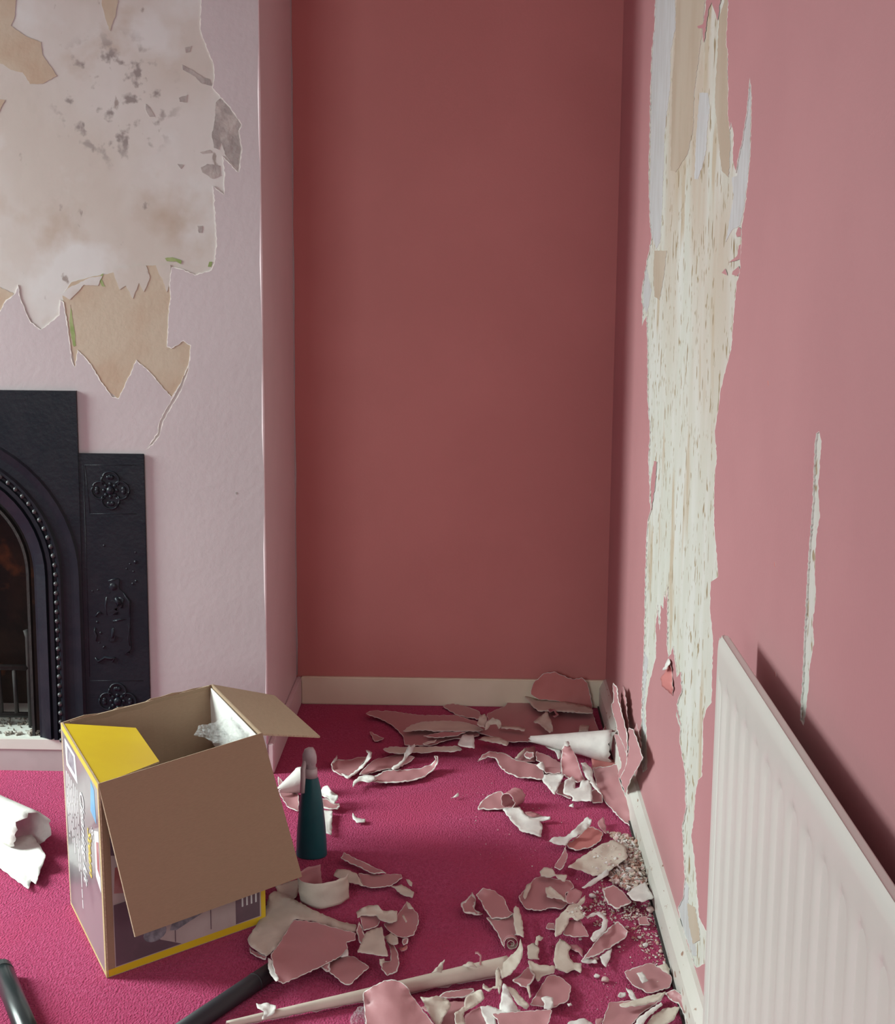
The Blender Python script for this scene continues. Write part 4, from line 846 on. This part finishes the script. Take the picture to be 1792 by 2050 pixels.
S('D', [(800, 950), (830, 890), (860, 905), (910, 950), (890, 980), (900, 1030), (925, 1058), (980, 1060), (975, 1130), (930, 1105), (880, 1130), (800, 1100), (785, 1040)], .9, 'cream scrap with an L shaped notch in the lower middle', 'cream', 0, .8)
S('D', [(880, 930), (950, 935), (990, 975), (990, 1020), (960, 985), (900, 960)], .7, 'faint pink strip right of the L notched scrap', 'pink', 0)
S('D', [(605, 940), (655, 920), (690, 960), (680, 1020), (690, 1035), (610, 1030)], 1.2, 'upright cream stub below the spiral curl', 'cream', 0)
S('D', [(660, 930), (665, 880), (690, 868), (717, 885), (700, 905), (682, 905), (680, 940)], 1.8, 'tiny cream hook on top of the upright cream stub', 'cream', 0)
S('D', [(610, 1040), (690, 1075), (800, 1080), (790, 1130), (710, 1150), (680, 1190), (650, 1130), (620, 1090)], 1.6, 'cream three pointed scrap above the pink pentagon', 'cream', 0)
S('D', [(145, 650), (190, 620, .5), (225, 570), (245, 600), (250, 640), (240, 690), (300, 720), (260, 730), (170, 712)], 1.0, 'cream and pink crumpled end at the far left of the dog-leg scrap', 'pink', 3.5)
S('D', [(250, 590), (300, 540, 1), (380, 560), (450, 620), (480, 700), (520, 720), (460, 750), (360, 755), (310, 690), (290, 640)], 1.8, 'rounded pink top of the dog-leg scrap group', 'pink', 1.6)
S('D', [(320, 745), (400, 758), (460, 752), (520, 725), (530, 800), (550, 870), (480, 868), (445, 905), (450, 960), (430, 930), (400, 850)], 1.2, 'dog-leg shaped pink scrap above the long cream roll', 'pink', 2)
S('D', [(510, 690), (525, 665), (548, 680), (575, 780), (582, 885), (530, 862), (512, 790)], 2.6, 'cream upright edge at the right of the dog-leg scrap', 'cream', 0, .4)
S('D', [(420, 1120, -1), (400, 1085), (480, 1020, 1), (540, 960, 2), (560, 890, 3), (575, 960, 3), (570, 1020, 2), (530, 1090, 1), (490, 1140), (430, 1170, -1)], 3.0, 'cream wing flaring from the right end of the long roll', 'cream', 0, .6)
S('F', [(825, 300), (890, 230, 1.5), (940, 182, 3), (915, 300)], 3.6, 'cream spike sticking up from the long roll', 'cream', 0, .2)
S('F', [(1100, 240), (1160, 200, .6), (1195, 205, .6), (1235, 250)], 3.8, 'low cream hump along the top of the long roll', 'cream', 0, .2)
S('F', [(1215, 112), (1245, 112), (1275, 145), (1268, 235), (1252, 235), (1258, 150), (1235, 128), (1215, 130)], 3.6, 'hair thin pink strand curling above the long roll', 'pink', 0, .1, jit=.2)
# --- right bottom
S('D', [(1275, 1120), (1380, 1080), (1460, 1060), (1560, 1110), (1605, 1160), (1590, 1230), (1440, 1270), (1330, 1210), (1290, 1160)], .8, 'flat pink scrap with an oval white fleck by the right skirting', 'pink', 1.2)
S('D', [(1360, 1130), (1400, 1120), (1440, 1180), (1400, 1200)], 1.9, 'white oval fleck lying on the flat pink scrap', 'white', 0, .4)
S('D', [(1500, 1080), (1560, 1060), (1590, 1100), (1580, 1140)], 1.8, 'cream corner bit behind the flat pink scrap', 'cream', 0)
S('D', [(1285, 1230), (1330, 1250, .5), (1365, 1320), (1320, 1310)], 1.0, 'narrow white strip left below the flat pink scrap', 'white', 0)
S('D', [(1230, 1290), (1245, 1262), (1285, 1262), (1282, 1290), (1250, 1300)], .6, 'round white chip left below the flat pink scrap', 'white', 0)
S('D', [(1110, 1520), (1140, 1420), (1170, 1330), (1300, 1320), (1450, 1300), (1560, 1260), (1530, 1320), (1400, 1400), (1300, 1520)], .9, 'big pink sheet at the bottom edge left of the radiator', 'pink', 1)
S('D', [(1240, 1345), (1400, 1300), (1565, 1255), (1520, 1315), (1400, 1352), (1260, 1365)], 1.9, 'cream strip along the top of the big pink sheet by the radiator', 'cream', 0)
S('D', [(1340, 1500), (1370, 1440), (1440, 1390), (1530, 1330), (1540, 1350), (1440, 1430), (1400, 1500)], 2.2, 'long white strip crossing the big pink sheet by the radiator', 'white', 0)
S('D', [(1470, 1420), (1560, 1370), (1660, 1360), (1620, 1450), (1540, 1500), (1420, 1500)], 1.6, 'creamy white scrap in the bottom corner by the radiator', 'cream', 0)
S('D', [(1555, 1270), (1620, 1240, 1), (1690, 1290, 1), (1730, 1440), (1710, 1520), (1690, 1420), (1650, 1340), (1600, 1320)], 1.6, 'curved pink strip next to the radiator pipe', 'pink', 2)
S('D', [(890, 1465), (1000, 1440, .5), (1060, 1482), (1050, 1530), (860, 1530)], 1.0, 'white scrap cut by the bottom edge in the middle', 'white', 0)
S('D', [(1080, 1445), (1130, 1440), (1100, 1500), (1080, 1500)], .7, 'tiny pink bit at the bottom edge beside the cut white scrap', 'pink', 0)
# --- foreground heap
S('F', [(720, 610, -.5), (930, 560), (1120, 560), (1150, 580), (1030, 680), (1040, 800), (900, 800), (880, 700)], 1.4, 'shaded pink sheet behind the cream folded strip at the bottom', 'pink', 0)
S('F', [(950, 470), (1100, 450), (1200, 440), (1210, 470), (1130, 520), (980, 530), (880, 520)], 1.0, 'pink scraps in the dark hollow under the long roll', 'pink', 2)
S('F', [(1120, 690), (1180, 640), (1270, 600), (1300, 680), (1350, 800), (1130, 800)], 1.5, 'small pink sheet inside the bend of the cream folded strip', 'pink', 0)
S('F', [(720, 515), (800, 525), (870, 505), (960, 535), (990, 570, .6), (1000, 590), (975, 640), (930, 700), (900, 800), (870, 800), (780, 620)], 3.0, 'creased cream triangle right of the salmon tongue', 'cream', 0, 1)
S('F', [(1030, 660), (1120, 600), (1130, 520, .5), (1200, 480), (1270, 450, 1), (1300, 530), (1230, 590), (1120, 650), (1110, 690), (1140, 800), (1050, 800), (1035, 720)], 3.4, 'cream folded strip bent like an elbow at the bottom', 'cream', 0, .8)
S('F', [(1280, 440), (1290, 400, 1), (1340, 440), (1400, 420), (1400, 400), (1400, 330), (1400, 280), (1425, 250, 1.5), (1442, 290), (1440, 340), (1460, 380), (1432, 500), (1420, 440), (1370, 440), (1340, 470)], 4.0, 'spiky cream crest at the right end of the long roll', 'cream', 0, .6)
S('F', [(210, 480, 1), (300, 420, 2), (400, 370, 2.5), (470, 360, 2.5), (560, 390, 2), (610, 430, 2), (640, 500, 1), (720, 600), (800, 700), (880, 820), (245, 820), (220, 620)], 4.2, 'smooth salmon pink tongue of paper at the bottom edge', 'pink', 1.6, .5)
S('D', [(500, 1180), (560, 1140), (610, 1085), (660, 1140), (640, 1190), (600, 1230), (560, 1220)], 2.4, 'folded pink scrap left of the pink pentagon', 'pink', 2.5)
S('D', [(600, 1225), (620, 1215), (635, 1290), (620, 1305)], 2.6, 'small cream drip shaped sliver below the folded pink scrap', 'cream', 0)
S('D', [(740, 1155), (780, 1140), (840, 1160), (910, 1220), (890, 1320), (780, 1370), (620, 1350), (690, 1240)], 1.3, 'pink pentagon scrap carrying a white lump', 'pink', 1.2)
S('D', [(700, 1300), (740, 1288), (785, 1300), (785, 1360), (765, 1380), (720, 1375), (725, 1340)], 2.6, 'white lump of paper on the pink pentagon', 'white', 0)
S('D', [(455, 1215), (520, 1240), (560, 1290), (620, 1350), (600, 1380), (540, 1345), (490, 1270)], 3.0, 'cream strip behind the white star point', 'cream', 0)
S('D', [(410, 1400), (425, 1290, 1), (440, 1200, 3), (460, 1210, 3), (500, 1300, 1), (555, 1400)], 3.6, 'upright white star point at the bottom centre', 'white', 0, .3)
S('D', [(280, 1360), (350, 1355), (420, 1385), (560, 1380), (550, 1410), (380, 1430), (400, 1520), (340, 1520), (290, 1400)], 3.6, 'white paper arm spreading left from the star point', 'white', 0, .4)
S('D', [(360, 1410), (550, 1395), (780, 1378), (735, 1530), (420, 1530), (400, 1450)], 4.4, 'bright pink sheet at the bottom edge in front of the star point', 'pink', 1, .4)
S('D', [(880, 1340), (905, 1335), (915, 1350), (890, 1360)], 1.0, 'tiny white chip at the right tip of the pink pentagon', 'white', 0)
# --- left foreground scraps
S('C', [(300, 400, 1), (400, 370), (500, 345), (495, 470), (450, 530), (360, 500)], 1.0, 'shaded cream piece between the carton and the standing curl', 'cream', 0)
S('C', [(250, 480, .6), (300, 440), (480, 520), (620, 600), (850, 700), (1000, 730), (990, 790), (850, 770), (640, 700), (460, 680), (400, 800), (330, 900), (230, 1000), (160, 960), (90, 910), (65, 850), (150, 720), (215, 600)], 1.2, 'large cream sheet with a long right arm beside the carton', 'cream', 0, 1)
S('C', [(80, 920), (110, 950), (230, 1000), (220, 1030), (140, 1000), (90, 970)], .7, 'pink torn lip below the large cream sheet', 'pink', 2)
S('C', [(460, 685), (640, 705), (870, 770), (990, 800), (990, 860), (910, 880), (925, 930), (860, 1000), (690, 1090), (560, 1150), (370, 1235, 1.0), (320, 1200, 1.6), (290, 1100, 2), (265, 980, 1.4), (330, 900, .3), (400, 790)], 2.5, 'large flat pink scrap lying on the cream sheet beside the carton', 'pink', 1.2, .5)
S('C', [(240, 1010), (280, 1040), (300, 1110), (335, 1190), (310, 1215), (265, 1160), (240, 1080)], 3.9, 'ragged white edge at the left of the large flat pink scrap', 'white', 0, 1)
S('C', [(740, 1080), (860, 1000), (980, 1000), (1110, 1090), (1030, 1160), (940, 1245), (880, 1230), (840, 1190), (760, 1130)], 1.4, 'pink diamond shaped scrap below the large flat pink one', 'pink', 1.3)
S('C', [(860, 1003), (895, 970), (920, 930), (927, 995)], 2.6, 'tiny white peak on the pink diamond shaped scrap', 'white', 0, .2)
S('C', [(690, 1090), (740, 1040, .6), (770, 1050), (770, 1130), (740, 1130)], 1.8, 'small curled pink bit left of the diamond shaped scrap', 'pink', 3)
S('C', [(995, 780), (1020, 700), (1050, 760), (1080, 850), (1060, 900), (1020, 880)], 1.6, 'narrow pink scrap left of the cream trapezoid', 'pink', 2)
S('C', [(1030, 650), (1170, 650), (1200, 700), (1180, 740), (1060, 780), (1040, 720)], 1.8, 'small pink square under the ragged cream cap', 'pink', 1)
S('C', [(1350, 640), (1400, 570), (1430, 530), (1470, 580), (1520, 630), (1530, 700), (1490, 820), (1400, 840), (1340, 830), (1260, 770), (1230, 720), (1340, 700)], 1.5, 'wing shaped pink scrap at the right of the middle cluster', 'pink', 1.2)
S('C', [(995, 620), (1060, 580, .6), (1100, 565), (1180, 560, .6), (1220, 610), (1350, 610), (1340, 700), (1280, 715), (1200, 690), (1170, 650), (1040, 650), (1005, 670)], 2.6, 'ragged cream cap at the top of the middle cluster', 'cream', 0, 1)
S('C', [(1420, 530), (1450, 545), (1485, 590), (1440, 590)], 2.6, 'pale tip on the wing shaped pink scrap', 'cream', 0, .2)
S('C', [(1385, 650), (1400, 645), (1430, 700), (1420, 710)], 2.8, 'hair thin cream mark on the wing shaped pink scrap', 'cream', 0, .1, jit=.2)
S('C', [(1230, 820), (1290, 860), (1350, 960), (1365, 1060), (1345, 1130), (1260, 1165), (1210, 1110), (1200, 1030), (1240, 1040), (1290, 1040), (1285, 930)], 1.4, 'pink ear shaped curl below the cream trapezoid', 'pink', 1.8)
S('C', [(1195, 1060), (1195, 1025, 1), (1235, 1018, 1), (1240, 1050), (1222, 1060), (1215, 1090)], 2.4, 'small cream hook on the ear shaped curl', 'cream', 0, .2)
S('C', [(1080, 790), (1150, 765), (1215, 745, .6), (1240, 880), (1270, 1000), (1130, 980), (1000, 965)], 3.0, 'cream trapezoid in the middle cluster', 'cream', 0, .6)
S('C', [(1240, 830), (1290, 800), (1350, 840), (1355, 890), (1300, 900), (1260, 870)], 2.2, 'crumpled cream bits right of the cream trapezoid', 'cream', 0, 1)
S('C', [(1390, 850), (1440, 845, .6), (1435, 890), (1400, 905), (1385, 880)], 1.4, 'tiny curled pink scrap below the wing shaped one', 'pink', 2.5)
S('C', [(1350, 930), (1430, 905, .5), (1425, 940), (1380, 955)], .6, 'flat dark pink sliver below the tiny curled scrap', 'deep', 0)
S('C', [(860, 160), (890, 110, .6), (1000, 170), (1130, 230), (1260, 290), (1120, 290), (980, 220)], 1.0, 'straight pale pink strip on the carpet right of the standing curl', 'pink', 1.4)
S('C', [(1010, 290), (1150, 300), (1380, 300), (1390, 330, .8), (1290, 400), (1150, 415), (1050, 400)], .8, 'dark pink strip below the straight pale one', 'pink', 1)
S('C', [(800, 310), (830, 255), (920, 260), (1000, 290), (1060, 400), (940, 370), (880, 345)], 1.6, 'cream scrap right behind the standing curl', 'cream', 0)
S('C', [(1280, 390), (1330, 400), (1380, 385), (1440, 420), (1490, 450), (1475, 500), (1400, 480)], 1.0, 'cream scrap at the right end of the dark pink strip', 'cream', 0)
S('C', [(1420, 340), (1450, 345), (1475, 370), (1470, 402), (1440, 380)], 1.6, 'tiny pale bit above the cream scrap end', 'cream', 0)
S('C', [(140, 1400), (180, 1410), (230, 1395, .5), (260, 1410), (310, 1420), (300, 1480), (240, 1520), (190, 1540), (210, 1470), (150, 1440)], 2.2, 'ragged white tuft at the left end of the long roll', 'white', 0, 1)
S('P', [(556, 1553), (575, 1575), (598, 1590), (598, 1625), (575, 1615), (560, 1590)], .8, 'brownish pink underside scrap between the carton and the bottle', 'pink', 1.2)

# ================================================================== CRUMBS
def chips(name, n, fn, rmin, rmax, mt, label, cat, flat=.5):
    bm = bmesh.new()
    for i in range(n):
        p = fn(i); r = random.uniform(rmin, rmax)*(1 if random.random() < .8 else 1.5)
        k = random.choice((3, 4, 4)); a0 = random.random()*6
        tilt = Matrix.Rotation(random.uniform(-1, 1)*.9, 3, 'X') @ Matrix.Rotation(random.uniform(-1, 1)*.9, 3, 'Y')
        ring = []
        for h_ in (-.5, .5):
            ring.append([bm.verts.new(p+Vector((0, 0, r*flat))+tilt @ Vector((math.cos(a0+t*6.283/k)*r*random.uniform(.6, 1.3), math.sin(a0+t*6.283/k)*r*random.uniform(.6, 1.3), h_*r*flat))) for t in range(k)])
        bm.faces.new(ring[0][::-1]); bm.faces.new(ring[1])
        for t in range(k): bm.faces.new((ring[0][t], ring[0][(t+1) % k], ring[1][(t+1) % k], ring[1][t]))
        mi = random.randrange(len(mt))
        for f in bm.faces[-(k+2):] if 0 else []: f.material_index = mi
    bm.faces.ensure_lookup_table()
    o = from_bm(name, bm, mt)
    ms = []; 
    rr = random.Random(5)
    # colour whole chips: faces come in runs, one chip after another
    me = o.data; idx = {}
    for pl in me.polygons:
        v0 = min(pl.vertices); key = v0//8; ms.append(hash((key*7919) % 1013) % len(mt))
    me.polygons.foreach_set('material_index', ms)
    return tag(o, label, cat, kind='stuff')
def poly_pt(poly):
    xs = [p[0] for p in poly]; ys = [p[1] for p in poly]
    while True:
        q = (random.uniform(min(xs), max(xs)), random.uniform(min(ys), max(ys)))
        if inside(q, poly): return q
hp = [cv('D', *p) for p in [(1150, 160), (1290, 180), (1370, 240), (1410, 380), (1440, 520), (1400, 590), (1300, 560), (1180, 500), (1150, 440), (1230, 380), (1290, 300), (1240, 230)]]
hc = cv('D', 1330, 400)
def heap(i):
    q = poly_pt(hp); d = math.hypot(q[0]-hc[0], (q[1]-hc[1])*.6)
    h = .034*max(0, 1-d/60)
    return G(q[0], q[1], .002+h*random.uniform(.2, 1))
chips('rubble_heap', 1000, heap, .0020, .0062, [M['brick'], M['cream'], M['brick'], M['white'], M['crumb']], 'heap of crumbled plaster and paper shreds against the right skirting', 'rubble')
band = [cv('D', *p) for p in [(1130, 480), (1200, 600), (1300, 640), (1480, 640), (1560, 900), (1620, 1130), (1480, 1080), (1380, 950), (1300, 860), (1040, 800), (1000, 700)]]
def near(i):
    q = poly_pt(band); return G(q[0], q[1], .0005)
chips('plaster_crumbs', 520, near, .0008, .0031, [M['crumb'], M['white'], M['brick']], 'fine plaster crumbs strewn on the carpet along the right skirting', 'crumbs')
wide = [(940, 1560), (1200, 1600), (1265, 1660), (1300, 1800), (1380, 2000), (1200, 2040), (1130, 1950), (1090, 1860), (1080, 1740), (960, 1720), (880, 1620)]
def far(i):
    q = poly_pt(wide); return G(q[0], q[1], .0005)
chips('plaster_dust', 330, far, .0004, .0013, [M['crumb'], M['white']], 'sparse tiny specks of plaster over the right half of the carpet', 'crumbs')
def onpatch(i):
    q = poly_pt([cv('D', *p) for p in [(900, 640), (1000, 660), (1010, 760), (900, 750), (860, 690)]]+[]) if i % 3 == 0 else (poly_pt([cv('D', *p) for p in [(1270, 670), (1360, 680), (1400, 770), (1260, 770)]]) if i % 3 == 1 else poly_pt([cv('D', *p) for p in [(1030, 280), (1240, 220), (1260, 400), (1060, 440)]]))
    return G(q[0], q[1], [.026, .006, .042][i % 3])
chips('paper_shreds', 150, onpatch, .001, .003, [M['crumb'], M['cream'], M['white']], 'small shreds sprinkled over the cream scraps near the rubble', 'crumbs')
k_ = 0
for (x, y, r) in [(1085, 1165, 4), (1142, 1195, 5), (1420, 950, 4), (1525, 992, 3), (1055, 615, 5), (1455, 715, 6), (1240, 958, 2.5), (1078, 1048, 4), (1380, 895, 3), (1500, 1215, 4), (970, 905, 2.5), (1000, 690, 3), (1140, 735, 2.5)]:
    p = G(*cv('D', x, y)); rr = r/1150*1.6
    bm = bmesh.new(); bmesh.ops.create_icosphere(bm, subdivisions=2, radius=rr, matrix=Matrix.Diagonal((1, 1.1, .6, 1)))
    for v_ in bm.verts: v_.co += Vector((noise.noise(v_.co*300+p*50), noise.noise(v_.co*270+p*40), noise.noise(v_.co*290+p*30)))*rr*.5
    zz = min(v_.co.z for v_ in bm.verts)
    for v_ in bm.verts: v_.co.z -= zz
    o = from_bm('plaster_crumb', bm, M['crumb'] if k_ % 2 else M['white'], None, True); o.location = (p.x, p.y, .0005); k_ += 1
    tag(o, 'small pale plaster crumb lying on the carpet near the right skirting', 'crumb', 'loose plaster crumbs on the carpet')
